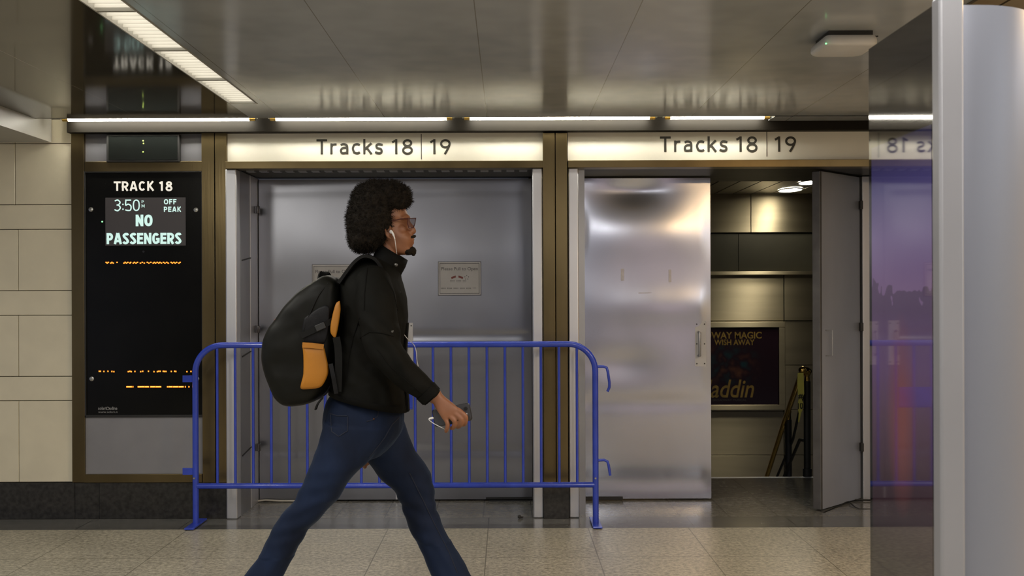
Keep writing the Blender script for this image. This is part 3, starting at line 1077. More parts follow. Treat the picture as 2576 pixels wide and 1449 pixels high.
L0 = ceiling_light(5.58, 0.60, XS0, XS1, 'louvred ceiling light nearest the door wall, end of the diagonal strip', 'louvred light strip')
labs = ['second louvred ceiling light from the door wall in the diagonal strip', 'third louvred ceiling light from the door wall in the diagonal strip',
        'louvred ceiling light cut off by the top edge of the photo']
for i in range(13):
    c = copy_tree(L0, (0, -0.605 * (i + 1), 0))
    c['label'] = labs[i] if i < 3 else 'louvred ceiling light of the strip running on above the photographer'
for fx_, fy_, fw_, fl_ in FILL_FIXTURES:
    ceiling_light(fy_ + fl_ / 2 + 0.01, fl_ + 0.02, fx_ - fw_ / 2 - 0.008, fx_ + fw_ / 2 + 0.008, 'louvred housing of an added fill light out of view above the concourse', 'added fill lights out of view')


def cove_tube(px0, px1, label):
    Yt, zt2 = 6.135, ZC + 0.013
    xa, xb = P(px0, 303, Yt).x, P(px1, 303, Yt).x
    o = thing('cove_lamp', ((xa + xb) / 2, Yt, zt2), label, 'tube lamp', 'cove tube lamps')
    MB().cyl((xa + 0.03, Yt, zt2), (xb - 0.03, Yt, zt2), 0.013, 14).build('tube', EM_TUBE, o)
    for s, x in ((1, xa), (-1, xb)):
        MB().cyl((x, Yt, zt2), (x + s * 0.035, Yt, zt2), 0.0135, 14).build('end_cap', BRASS, o)
        MB().box(x - 0.012, x + 0.012, Yt - 0.012, Yt + 0.012, zt2, ZC + 0.10).build('lamp_holder', PAINTW, o, smooth=False)


cove_tube(158, 642, 'cove tube lamp over the departure board, leftmost of four')
cove_tube(680, 1138, 'cove tube lamp over the walking man and closed doors')
cove_tube(1168, 1648, 'cove tube lamp over the bronze pillar')
cove_tube(1672, 1936, 'short cove tube lamp at the right end, over the open doorway')

# wireless access point
ap = thing('access_point', (P(2121, 100, 4.17).x, 4.17, ZC - 0.055), 'white rounded access point box on the ceiling with a green light', 'access point')
cx_ = P(2121, 100, 4.17).x
rings = []
for z, s, rr in ((ZC - 0.020, 0.90, 0.02), (ZC - 0.028, 0.97, 0.03), (ZC - 0.042, 1.0, 0.035), (ZC - 0.053, 0.99, 0.035), (ZC - 0.060, 0.95, 0.04), (ZC - 0.063, 0.86, 0.05)):
    ring = []
    h = 0.112 * s
    for qx, qy, a0 in ((1, 1, 0), (-1, 1, 90), (-1, -1, 180), (1, -1, 270)):
        for k in range(6):
            a = math.radians(a0 + k * 18)
            ring.append(Vector((cx_ + qx * (h - rr) + rr * math.cos(a), 4.17 + qy * (h - rr) + rr * math.sin(a), z)))
    rings.append(ring)
MB().loft(rings).build('case', WHITEP, ap)
MB().box(cx_ - 0.09, cx_ + 0.09, 4.075, 4.25, ZC - 0.021, ZC).build('mount_bracket', BLACKM, ap, smooth=False)
c = P(2080, 131, 4.052)
MB().ell((c.x, 4.062, ZC - 0.0575), 0.004, 0.004, 0.0035, 12, 8).build('status_light', EM_GREEN, ap)
MB().cyl((cx_ + 0.105, 4.10, ZC - 0.02), (cx_ + 0.12, 4.10, ZC - 0.018), 0.003, 8).build('cable_stub', BLACKM, ap)

# ------------------------------------------------------------------ passage behind the open door
YR = 10.5
pc = MB()
for k in range(26):
    x0 = 0.2 + k * 0.20
    pc.box(x0, x0 + 0.185, 6.85, YR + 0.1, 2.46, 2.48)
struct(pc.build('ceiling_passage', M('passage_slat', (0.34, 0.32, 0.26), 0.35, 0.4, 0.08, 3), smooth=False), 'slatted metal ceiling of the passage beyond the door', 'ceiling')
struct(MB().box(0.2, 5.4, 6.85, YR + 0.1, 2.50, 2.56).build('ceiling_passage_backing', BLACKM, smooth=False), 'dark void above the slatted passage ceiling', 'ceiling')
zz = lambda py: P(1880, py, YR).z
xsm = P(1972, 850, YR).x
wr = MB()
def wp(x0, x1, y0, y1, proud=0.0):
    wr.box(x0, x1, YR - proud, YR + 0.05, zz(y1) + 0.003, zz(y0) - 0.003)
x1887 = P(1887, 1, YR).x
for x0, x1 in ((0.2, x1887 - 0.003), (x1887 + 0.003, 5.4)):
    wp(x0, x1, 470, 585)
for x0, x1 in ((0.2, xsm - 0.004), (xsm + 0.004, 3.9), (3.905, 5.4)):
    wp(x0, x1, 690, 807, 0.01)
wp(0.2, xsm - 0.004, 807, 1035)
for y0, y1 in ((807, 919), (919, 1031), (1031, 1145), (1145, 1260), (1260, 1400), (1400, 1560)):
    wp(xsm + 0.004, 5.4, y0, y1)
for y0, y1 in ((1035, 1145), (1145, 1260), (1260, 1400), (1400, 1560)):
    wp(0.2, xsm - 0.004, y0, y1)
struct(wr.build('wall_rear', STEELW, smooth=False, bevel=0.002), 'brushed bronze steel panels on the far wall of the passage', 'wall')
dk = MB()
x1857 = P(1857, 1, YR).x
for x0, x1 in ((0.2, x1857 - 0.003), (x1857 + 0.003, 5.4)):
    dk.box(x0, x1, YR + 0.03, YR + 0.08, zz(682), zz(588))
struct(dk.build('wall_rear_band', DARKST, smooth=False), 'dark recessed band across the far passage wall', 'wall')
struct(MB().box(0.2, 5.4, YR + 0.055, YR + 0.12, -2.2, 2.5).build('wall_rear_backing', DARKST, smooth=False), 'dark backing of the far passage wall', 'wall')
struct(MB().box(0.2, 5.4, YR - 0.06, YR + 0.05, zz(692), zz(683)).build('trim_15', STEELW, smooth=False, bevel=0.006), 'shiny ledge across the far passage wall', 'ledge')
struct(MB().box(0.15, 0.2, YD + 0.06, YR + 0.1, -2.2, 2.5).build('wall_passage', STEELW, smooth=False), 'side wall of the passage hidden by the closed leaf', 'wall')
struct(MB().box(4.6, 4.66, YD + 0.3, YR + 0.1, -2.2, 2.5).build('wall_right', STEELW, smooth=False), 'right side wall of the passage beyond the open leaf', 'wall')
stp = MB()
for k in range(11):
    y0 = 7.60 + k * 0.28
    stp.box(0.2, 4.6, y0, min(y0 + 0.30, YR), -0.17 * (k + 1) - 0.1, -0.17 * (k + 1))
struct(stp.build('floor_stairs', mdf, smooth=False), 'dark stone stairs descending beyond the doorway', 'stairs')
MBb = MB().box(0.2, 4.6, 7.57, 7.605, -0.02, 0.002)
struct(MBb.build('trim_16', ALU, smooth=False), 'metal nosing at the top of the stairs', 'stair nosing')

# poster
pst = thing('framed_poster', (P(1821, 1020, YR - 0.05).x, YR - 0.05, zz(1028)), 'dark maroon show poster with gold lettering on the passage wall', 'poster')
YP = YR - 0.045
fr = MB()
for q in ((1668, 810, 1976, 824), (1668, 1019, 1976, 1032), (1668, 824, 1682, 1019), (1960, 824, 1976, 1019)):
    fr.pbox(*q, YP, 0.05)
fr.build('frame', STEELW, pst, smooth=False, bevel=0.004)
mp = bpy.data.materials.new('poster_print')
mp.use_nodes = True
nt = mp.node_tree
bs = nt.nodes['Principled BSDF']
tc = nt.nodes.new('ShaderNodeTexCoord')
vo = nt.nodes.new('ShaderNodeTexNoise')
vo.inputs['Scale'].default_value = 7.0
nt.links.new(tc.outputs['Object'], vo.inputs['Vector'])
cr = nt.nodes.new('ShaderNodeValToRGB')
e = cr.color_ramp.elements
e[0].position, e[0].color = 0.38, (0.012, 0.045, 0.055, 1)
e[1].position, e[1].color = 0.66, (0.14, 0.055, 0.03, 1)
e2 = cr.color_ramp.elements.new(0.5)
e2.color = (0.022, 0.009, 0.016, 1)
nt.links.new(vo.outputs['Color'], cr.inputs['Fac'])
gm = nt.nodes.new('ShaderNodeVectorMath')
gm.operation = 'DISTANCE'
mpn = nt.nodes.new('ShaderNodeMapping')
nt.links.new(tc.outputs['Object'], mpn.inputs['Vector'])
mpn.inputs['Scale'].default_value = (1.0, 0.0, 1.25)
nt.links.new(mpn.outputs[0], gm.inputs[0])
gm.inputs[1].default_value = (0.08, 0, 0.58)
mr = nt.nodes.new('ShaderNodeMapRange')
mr.inputs['From Min'].default_value = 0.12
mr.inputs['From Max'].default_value = 0.34
mr.inputs['To Min'].default_value = 1
mr.inputs['To Max'].default_value = 0
nt.links.new(gm.outputs['Value'], mr.inputs['Value'])
mx = nt.nodes.new('ShaderNodeMix')
mx.data_type = 'RGBA'
nt.links.new(mr.outputs[0], mx.inputs['Factor'])
mx.inputs['A'].default_value = (0.022, 0.009, 0.016, 1)
nt.links.new(cr.outputs[0], mx.inputs['B'])
nt.links.new(mx.outputs['Result'], bs.inputs['Base Color'])
bs.inputs['Roughness'].default_value = 0.3
MB().pbox(1682, 824, 1960, 1019, YP + 0.02, 0.02).build('print', mp, pst, smooth=False)
GOLD = M('gold_print', (0.34, 0.22, 0.05), 0.4, 0, 0.3, 18)
for s_, a_, b_, y0_, y1_, bo_, sh_ in (('BROADWAY MAGIC', 1716, 1916, 835, 852, 0.02, 0), ('WISH AWAY', 1797, 1898, 854, 868, 0.015, 0), ('Aladdin', 1740, 1897, 955, 1000, 0.01, 0.25)):
    t = MB()
    text_px(t, s_, a_, b_, y0_, y1_, YP + 0.018, bo_, sh_)
    t.build('lettering', GOLD, pst, smooth=False)
t = MB()
text_px(t, 'BROADWAY MUSICAL', 1793, 1878, 1004, 1009, YP + 0.018, 0.0)
t.build('small_print', M('grey_poster_print', (0.10, 0.09, 0.08), 0.5), pst, smooth=False)

# recessed passage lamps
def passage_lamp(y, label):
    o = thing('recessed_light', (2.87, y, 2.45), label, 'recessed light', 'passage lamps')
    ring = [Vector((2.87 + math.cos(a * PI / 12) * 0.11, y + math.sin(a * PI / 12) * 0.20, 2.452)) for a in range(24)]
    MB().prism(ring, (0, 0, 0.006)).build('diffuser', EM_SPOT, o)
    MB().tube([p + Vector((0, 0, -0.001)) for p in ring], 0.007, 8, closed=True).build('trim_ring', STEELD, o)


passage_lamp(9.35, 'recessed passage light nearer the doorway, the upper bright oval')
passage_lamp(10.05, 'recessed passage light by the far wall, the lower bright oval')

# handrail
hr = thing('stair_handrail', P(2031, 1205, 7.66), 'brass handrail on black posts going down the stairs', 'handrail')
p0 = P(2031, 1203, 7.66)
x2 = p0.x
MB().tube([(x2, 7.66, -0.10), (x2, 7.66, 0.055), (x2, 7.66, 0.056), (x2, 7.66, 0.73)], [0.033, 0.033, 0.026, 0.026], 16).build('post', RUBBER, hr)
MB().tube([(x2, 7.66, 0.73), (x2, 7.66, 0.765), (x2, 7.66, 0.79), (x2, 7.66, 0.80)], [0.022, 0.018, 0.03, 0.012], 16).ell((x2 - 0.002, 7.655, 0.805), 0.036, 0.036, 0.028).build('post_finial', BRASS, hr)
q0 = P(1983, 1060, 8.4)
MB().tube([(q0.x, 8.4, -0.66), (q0.x, 8.4, 0.34)], 0.028, 16).build('post', RUBBER, hr)
MB().tube([(q0.x, 8.4, 0.34), (q0.x, 8.4, 0.39), (q0.x, 8.4, 0.41)], [0.024, 0.022, 0.028], 16).build('post_finial', BRASS, hr)
ra, rb, rc = P(2018, 934, 7.60), P(1975, 1055, 8.36), P(1927, 1205, 9.25)
MB().tube([P(2030, 930, 7.64), P(2022, 929, 7.60), ra, rb, rc, rc + (rc - rb) * 0.6], 0.021, 14).ell(P(2020, 931, 7.60), 0.034, 0.03, 0.03).build('rail', BRASS, hr)
MB().tube([P(2022, 1108, 7.66), P(2012, 1106, 7.75), P(1972, 1200, 8.4), P(1945, 1290, 9.0)], 0.012, 10).build('lower_rail', RUBBER, hr)
MB().tube([P(2022, 985, 7.70), P(1995, 1105, 8.3), P(1950, 1210, 9.1)], 0.011, 10).build('lower_rail', RUBBER, hr)
# yellow ribbon tied to the rail
yr = MB()
Yr = 7.575
pts = [P(2014, 938, Yr), P(2014, 965, Yr), P(2015, 990, Yr), P(2013, 1005, Yr - 0.01), P(2014, 1016, Yr), P(2013, 1030, Yr), P(2012, 1040, Yr), P(2009, 1062, Yr)]
YELM = M('yellow_tape', (0.62, 0.58, 0.12), 0.4, 0, 0.06, 12)
rb_ = thing('caution_tape', P(2012, 1062, Yr), 'short yellow tape with black marks tied to the brass rail end', 'tape')
yr.ribbon(pts, (1, 0, 0), [0.022, 0.025, 0.024, 0.012, 0.022, 0.018, 0.008, 0.004], 0.0012)
yr.build('strip', YELM, rb_)
for s_, a_, b_, y0_, y1_, d_ in (('10', 2007, 2020, 1012, 1029, 0.003), ('#', 2008, 2020, 990, 1003, 0.012)):
    t = MB()
    text_px(t, s_, a_, b_, y0_, y1_, Yr - d_, 0.03)
    t.build('lettering', SIGNK, rb_, smooth=False)

# cable at the open leaf
cb = MB()
cb.tube([P(2072, 1293, 6.36), P(2100, 1279, 6.50), P(2128, 1263, 6.62), P(2148, 1257, 6.70), P(2190, 1258, 6.70)], 0.006, 8)
cb.tube([P(2136, 1262, 6.62), P(2150, 1275, 6.50), P(2160, 1280, 6.46), P(2195, 1281, 6.46)], 0.004, 8)
cb.v = [Vector((p.x, p.y, max(p.z, 0.001))) for p in cb.v]
tag(cb.build('cable', RUBBER), 'black cable lying on the floor under the open door leaf', 'cable')
lt = MB()
c = P(1307, 1304, 6.22)
lt.ell((c.x, 6.22, 0.012), 0.012, 0.010, 0.012, 8, 6).ell((c.x + 0.014, 6.225, 0.007), 0.010, 0.006, 0.006, 8, 6)
tag(lt.build('litter', M('dark_litter', (0.03, 0.028, 0.025), 0.8)), 'small dark scrap on the floor before the bronze pillar', 'litter')
# pale brush strip, and black strips standing in for dark gaps under the doors
sw = MB()
sw.tube([P(634, 1262, 6.74), P(668, 1258, 6.735), P(706, 1260, 6.735), P(760, 1260, 6.735)], 0.006, 8)
sw.v = [Vector((p.x, p.y, max(p.z, 0.0))) for p in sw.v]
tag(sw.build('door_bottom_strip', M('pale_brush', (0.45, 0.42, 0.36), 0.8)), 'pale loose sweep strip under the closed door left of the man', 'door sweep')
sw = MB()
sw.box(P(1218, 1, YD).x, P(1338, 1, YD).x, YD - 0.006, YD - 0.001, 0.012, 0.026)
sw.box(P(1225, 1, YD).x, P(1338, 1, YD).x, YD - 0.016, YD - 0.007, 0.0, 0.007)
tag(sw.build('door_bottom_strip', BLACKM, smooth=False), 'black strip standing for the dark gap under the closed door left of the pillar', 'door sweep')
sw = MB().box(P(1456, 1, YD).x, P(1562, 1, YD).x, YD - 0.008, YD - 0.001, 0.006, 0.028)
tag(sw.build('door_bottom_strip', BLACKM, smooth=False), 'black strip standing for the dark gap under the dented door right of the barricade', 'door sweep')

# ------------------------------------------------------------------ barricade
YBAR = 6.06
br = thing('crowd_barrier', P(998, 1316, YBAR), 'blue steel crowd barricade standing before the closed doors', 'barricade')
xl, xr = P(492, 1100, YBAR).x, P(1498, 1100, YBAR).x
zt_ = P(990, 867, YBAR).z
zl_ = P(990, 1221, YBAR).z
rad = 0.165
ptsb = [(xl, YBAR, 0.012), (xl, YBAR, zt_ - rad)]
for k in range(1, 12):
    a = PI - k * PI / 24
    ptsb.append((xl + rad + rad * math.cos(a), YBAR, zt_ - rad + rad * math.sin(a)))
ptsb.append((xl + rad, YBAR, zt_))
ptsb.append((xr - rad, YBAR, zt_))
for k in range(1, 12):
    a = PI / 2 - k * PI / 24
    ptsb.append((xr - rad + rad * math.cos(a), YBAR, zt_ - rad + rad * math.sin(a)))
ptsb += [(xr, YBAR, zt_ - rad), (xr, YBAR, 0.012)]
MB().tube(ptsb, 0.0185, 16).build('frame', BLUE, br)
MB().cyl((xl, YBAR, zl_), (xr, YBAR, zl_), 0.0175, 16).build('bottom_rail', BLUE, br)
x543, x1448 = P(543, 1, YBAR).x, P(1448, 1, YBAR).x
xs = [x543 + (x1448 - x543) * k / 20 for k in range(21)]
for x in xs:
    top = zt_
    if x < xl + rad:
        top = zt_ - rad + math.sqrt(max(0, rad ** 2 - (xl + rad - x) ** 2))
    if x > xr - rad:
        top = zt_ - rad + math.sqrt(max(0, rad ** 2 - (x - xr + rad) ** 2))
    MB().cyl((x, YBAR, zl_), (x, YBAR, top), 0.0085, 10).build('bar', BLUE, br)
MB().pbox(953, 978, 1038, 1026, YBAR - 0.012, 0.008).build('sign_plate', BLUE, br, smooth=False)
MB().cyl(P(953, 1027, YBAR), P(1038, 1027, YBAR), 0.007, 10).build('plate_rail', BLUE, br)
for x in (xl, xr):
    s = 1
    MB().obox((x + 0.0, YBAR, 0.010), (0.028, 0, 0), (0, 0.135, 0), (0, 0, 0.005)).build('foot_plate', BLUE, br, smooth=False, bevel=0.002)
for py in (953, 1186):
    MB().pbox(459, py - 8.5, 490, py + 8.5, YBAR - 0.004, 0.008).build('hinge_lug', BLUE, br, smooth=False, bevel=0.001)
for pts in ([(1500, 922), (1518, 922), (1526, 925), (1529, 935), (1533, 962), (1533, 974), (1528, 985)], [(1502, 1158), (1520, 1157), (1528, 1161), (1531, 1170), (1535, 1196)]):
    MB().tube([P(x, y, YBAR) for x, y in pts], 0.0085, 10).build('hook', BLUE, br)
for px, py in ((489, 1203), (1498, 1203)):
    c = P(px, py, YBAR - 0.018)
    MB().cyl(c, c + Vector((0, -0.008, 0)), 0.006, 8).build('bolt', SCREWM, br)

# ------------------------------------------------------------------ advertising kiosk
KX, KY0, KY1, KZ = 0.905, 2.09, 2.48, 2.01
kk = thing('advertising_kiosk', (1.10, 2.3, 0), 'tall silver advertising kiosk with a glossy side screen at the right edge', 'kiosk')
prof = []
prof += [(KX + 0.012, KY1), (KX + 0.012, KY0 + 0.03), (0.958, KY0 + 0.012)]
rc_ = 0.20
xr_ = 1.20
for k in range(13):
    a = -PI / 2 + k * PI / 24
    prof.append((xr_ - rc_ + rc_ * math.cos(a), KY0 + 0.012 + rc_ + rc_ * math.sin(a)))
prof += [(xr_, KY1)]
MB().prism([Vector((x, y, 0.0)) for x, y in prof], (0, 0, KZ)).build('body', KIOSKM, kk, angle=30)
MB().box(KX - 0.002, 0.9545, KY0 - 0.02, KY0 + 0.02, 0.0, KZ + 0.012).build('front_frame', KIOSKF, kk, smooth=True, bevel=0.006, segs=3)


def glossy_panel(name, color_fn, refl=0.33, rough=0.03):
    m = bpy.data.materials.new(name)
    m.use_nodes = True
    nt = m.node_tree
    out = nt.nodes['Material Output']
    b = nt.nodes['Principled BSDF']
    b.inputs['Base Color'].default_value = (0.008, 0.007, 0.007, 1)
    b.inputs['Roughness'].default_value = 0.5
    b.inputs['Specular IOR Level'].default_value = 0
    g = nt.nodes.new('ShaderNodeBsdfGlossy')
    g.inputs['Roughness'].default_value = rough
    g.inputs['Color'].default_value = (0.95, 0.93, 0.9, 1)
    mx = nt.nodes.new('ShaderNodeMixShader')
    mx.inputs[0].default_value = refl
    nt.links.new(b.outputs[0], mx.inputs[1])
    nt.links.new(g.outputs[0], mx.inputs[2])
    nt.links.new(mx.outputs[0], out.inputs['Surface'])
    if color_fn:
        color_fn(nt, b)
    return m


def ad_image(nt, b):
    geo = nt.nodes.new('ShaderNodeTexCoord')
    sep = nt.nodes.new('ShaderNodeSeparateXYZ')
    nt.links.new(geo.outputs['Object'], sep.inputs[0])
    yv, zv = sep.outputs['Y'], sep.outputs['Z']
    mr = nt.nodes.new('ShaderNodeMapRange')
    mr.inputs['From Min'].default_value = 0.75
    mr.inputs['From Max'].default_value = 1.75
    nt.links.new(zv, mr.inputs['Value'])
    cr = nt.nodes.new('ShaderNodeValToRGB')
    el = cr.color_ramp.elements
    el[0].position, el[0].color = 0.0, (0.004, 0.003, 0.004, 1)
    el[1].position, el[1].color = 1.0, (0.010, 0.010, 0.040, 1)
    for p_, c_ in ((0.22, (0.030, 0.014, 0.020)), (0.36, (0.060, 0.030, 0.050)), (0.5, (0.085, 0.045, 0.105)), (0.66, (0.13, 0.075, 0.155)), (0.78, (0.105, 0.068, 0.165)), (0.9, (0.045, 0.036, 0.12))):
        x = el.new(p_)
        x.color = (*c_, 1)
    nt.links.new(mr.outputs[0], cr.inputs['Fac'])
    # tree silhouettes
    nz = nt.nodes.new('ShaderNodeTexNoise')
    nz.inputs['Scale'].default_value = 11.0
    nt.links.new(geo.outputs['Object'], nz.inputs['Vector'])

    def mth(op, a, bv=None):
        n = nt.nodes.new('ShaderNodeMath')
        n.operation = op
        for i, q in enumerate((a, bv)):
            if q is None:
                continue
            if hasattr(q, 'links'):
                nt.links.new(q, n.inputs[i])
            else:
                n.inputs[i].default_value = q
        return n.outputs[0]
    hgt = mth('ADD', 1.28, mth('MULTIPLY', nz.outputs['Fac'], 0.25))
    mask = mth('LESS_THAN', zv, hgt)
    fade = nt.nodes.new('ShaderNodeMapRange')
    fade.inputs['From Min'].default_value = 1.22
    fade.inputs['From Max'].default_value = 1.36
    nt.links.new(zv, fade.inputs['Value'])
    mk = mth('MULTIPLY', mth('MULTIPLY', mask, fade.outputs[0]), 0.75)
    m1 = nt.nodes.new('ShaderNodeMix')
    m1.data_type = 'RGBA'
    nt.links.new(mk, m1.inputs['Factor'])
    nt.links.new(cr.outputs[0], m1.inputs['A'])
    m1.inputs['B'].default_value = (0.045, 0.025, 0.055, 1)
    # warm patch low at the far side
    d = nt.nodes.new('ShaderNodeVectorMath')
    d.operation = 'DISTANCE'
    mp_ = nt.nodes.new('ShaderNodeMapping')
    mp_.inputs['Scale'].default_value = (0, 2.6, 1)
    nt.links.new(geo.outputs['Object'], mp_.inputs['Vector'])
    nt.links.new(mp_.outputs[0], d.inputs[0])
    d.inputs[1].default_value = (0, -0.02 * 2.6, 1.12)
    w = nt.nodes.new('ShaderNodeMapRange')
    w.inputs['From Min'].default_value = 0.05
    w.inputs['From Max'].default_value = 0.24
    w.inputs['To Min'].default_value = 0.8
    w.inputs['To Max'].default_value = 0.0
    nt.links.new(d.outputs['Value'], w.inputs['Value'])
    m2 = nt.nodes.new('ShaderNodeMix')
    m2.data_type = 'RGBA'
    nt.links.new(w.outputs[0], m2.inputs['Factor'])
    nt.links.new(m1.outputs['Result'], m2.inputs['A'])
    m2.inputs['B'].default_value = (0.14, 0.035, 0.03, 1)
    nt.links.new(m2.outputs['Result'], b.inputs['Emission Color'])
    b.inputs['Emission Strength'].default_value = 1.4


MB().box(KX, KX + 0.011, KY0 + 0.02, KY1, 0.0, KZ).build('side_glass', glossy_panel('kiosk_black_glass', None), kk, smooth=False)
MB().box(KX - 0.0006, KX, KY0 + 0.025, KY1 - 0.018, 0.35, 1.76).build('screen', glossy_panel('kiosk_screen', ad_image), kk, smooth=False)

# brown slatted ceiling over the kiosk side
cs = MB()
for k in range(12):
    cs.box(1.72 + k * 0.12, 1.72 + k * 0.12 + 0.108, -7, 4.2, ZC - 0.012, ZC - 0.001)
struct(cs.build('ceiling_right', M('brown_slat', (0.20, 0.14, 0.075), 0.35, 0.3, 0.1, 4), smooth=False), 'brown slatted ceiling above the kiosk at the upper right', 'ceiling')
struct(MB().box(4.5, 4.6, -4, 6.2, 0, 2.48).build('wall_side', M('tan_side_wall', (0.50, 0.36, 0.19), 0.5), smooth=False), 'tan wall out of view right of the kiosk', 'wall')
# unseen glow panels, added to give the steel doors soft coloured reflections
for i_, (xa_, xb_, za_, zb_, c_) in enumerate(((-3.4, -1.6, 0.5, 2.2, (0.95, 0.78, 0.55)), (0.5, 1.5, 1.0, 2.3, (0.62, 0.64, 0.85)), (2.0, 3.4, 0.3, 2.2, (0.9, 0.70, 0.72)))):
    struct(MB().box(xa_, xb_, -4.0, -3.95, za_, zb_).build('wall_back_glow', E('added_glow_%d' % i_, c_, (0.16, 0.40, 0.60)[i_]), smooth=False), ['warm glow panel added on the wall behind the photographer, left', 'cool glow panel added on the wall behind the photographer, middle', 'pink glow panel added on the wall behind the photographer, right'][i_], 'added glow panel')

# room behind the photographer and to the right, seen only in reflections
struct(MB().box(-6, 6, -4.1, -4, 0, 2.6).build('wall_back', M('back_wall_paint', (0.16, 0.16, 0.19), 0.6), smooth=False), 'pale wall far behind the photographer', 'wall')
# ------------------------------------------------------------------ the walking man
SKIN = M('brown_skin', (0.235, 0.097, 0.047), 0.48, 0, 0.14, 14, bump=0.05, bscale=220, bdist=0.001)
HAIRM = M('black_afro_hair', (0.012, 0.009, 0.006), 0.85, 0, 0.5, 60, spec=0.2)
JACK = M('black_jacket_cloth', (0.0052, 0.0052, 0.0040), 0.75, 0, 0.25, 9, bump=0.25, bscale=260, bdist=0.0008, spec=0.12)
SNAPM = M('snap_metal', (0.16, 0.155, 0.14), 0.4, 1.0, 0.2, 60)
JACKT = M('jacket_trim', (0.0035, 0.0035, 0.003), 0.75, 0, 0.2, 20, spec=0.12)
DENIM = M('dark_blue_denim', (0.0060, 0.0125, 0.034), 0.8, 0, 0.5, 6, (1, 1, 0.5), bump=0.3, bscale=420, bdist=0.0006, spec=0.2, sheen=0.10)
DENIM.node_tree.nodes['Principled BSDF'].inputs['Sheen Tint'].default_value = (0.45, 0.65, 1.0, 1)
DENIM.node_tree.nodes['Principled BSDF'].inputs['Sheen Roughness'].default_value = 0.35
PACK = M('backpack_black_nylon', (0.0055, 0.0057, 0.0042), 0.5, 0, 0.25, 8, bump=0.2, bscale=300, bdist=0.0006, spec=0.18)
PACKG = M('backpack_grey_mesh', (0.008, 0.008, 0.009), 0.5, 0, 0.3, 40, bump=0.3, bscale=200, spec=0.2)
ORANGE = M('orange_nylon', (0.40, 0.155, 0.008), 0.55, 0, 0.12, 8, bump=0.15, bscale=200)
STRAPM = M('black_webbing', (0.005, 0.005, 0.0045), 0.6, 0, 0.2, 60, spec=0.2)
PHONEM = M('phone_grey_glass', (0.05, 0.051, 0.058), 0.28, 0, 0.08, 8)
PHONEB = M('phone_black_edge', (0.012, 0.012, 0.014), 0.3, 0, 0.1, 8)
FRAMEM = M('dark_red_frame', (0.060, 0.012, 0.010), 0.25, 0, 0.2, 20)
SHOEM = M('dark_leather_shoe', (0.02, 0.016, 0.013), 0.4, 0, 0.2, 14)
EYEM = M('eye_white', (0.26, 0.22, 0.19), 0.2, 0, 0.05, 10)
YC = 4.0


def spow(c, e):
    return math.copysign(abs(c) ** e, c)


def ring2(pb, pf, Y, hy, n=28, e=2.0):
    """closed ring through a back and a front picture point at depth Y, half-depth hy"""
    B, Fv = P(pb[0], pb[1], Y), P(pf[0], pf[1], Y)
    c, A = (B + Fv) / 2, (Fv - B) / 2
    return [c + A * spow(math.cos(2 * PI * k / n), 2 / e) + Vector((0, hy * spow(math.sin(2 * PI * k / n), 2 / e), 0)) for k in range(n)]


def dense(rings, sub=3):
    """Catmull-Rom interpolation between rings"""
    out = []
    m = len(rings)
    for i in range(m - 1):
        p0, p1, p2, p3 = rings[max(i - 1, 0)], rings[i], rings[i + 1], rings[min(i + 2, m - 1)]
        for s in range(sub):
            t = s / sub
            out.append([0.5 * ((2 * b) + (c - a) * t + (2 * a - 5 * b + 4 * c - d) * t * t + (3 * b - a - 3 * c + d) * t ** 3) for a, b, c, d in zip(p0, p1, p2, p3)])
    out.append(rings[-1])
    return out


def crom(pts, sub=4):
    return [r[0] for r in dense([[Vector(p)] for p in pts], sub)]


def fuse(name, mb, voxel, smooth_it, mat, parent, disp=None, fac=0.5):
    me = bpy.data.meshes.new('fuse_source')
    me.from_pydata([tuple(p) for p in mb.v], [], mb.f)
    bm = bmesh.new()
    bm.from_mesh(me)
    bmesh.ops.triangulate(bm, faces=[f for f in bm.faces if len(f.verts) > 4])
    bmesh.ops.recalc_face_normals(bm, faces=bm.faces)
    bm.to_mesh(me)
    bm.free()
    o = bpy.data.objects.new('fuse_source', me)
    COL.objects.link(o)
    r = o.modifiers.new('r', 'REMESH')
    r.mode = 'VOXEL'
    r.voxel_size = voxel
    if smooth_it:
        s = o.modifiers.new('s', 'SMOOTH')
        s.factor = fac
        s.iterations = smooth_it
    dg = bpy.context.evaluated_depsgraph_get()
    m2 = bpy.data.meshes.new_from_object(o.evaluated_get(dg))
    n = len(m2.vertices)
    co = np.empty(n * 3)
    m2.vertices.foreach_get('co', co)
    co = co.reshape(-1, 3)
    if disp:
        nn = np.empty(n * 3)
        m2.vertices.foreach_get('normal', nn)
        nn = nn.reshape(-1, 3)
        amt = np.array([disp(Vector(c)) for c in co])
        co = co + nn * amt[:, None]
    if parent is not None:
        co = co - np.array(ORG[parent.name])
    m2.vertices.foreach_set('co', co.ravel())
    m2.update()
    bpy.data.objects.remove(o)
    bpy.data.meshes.remove(me)
    m2.name = name
    m2.materials.clear()
    m2.materials.append(mat)
    for p in m2.polygons:
        p.use_smooth = True
    ob = bpy.data.objects.new(name, m2)
    COL.objects.link(ob)
    if parent is not None:
        ob.parent = parent
        ORG[ob.name] = ORG[parent.name]
    return ob


man = thing('person', (P(880, 1300, YC).x, YC, 0), 'man walking right in black jacket and jeans with backpack, holding a phone', 'person')

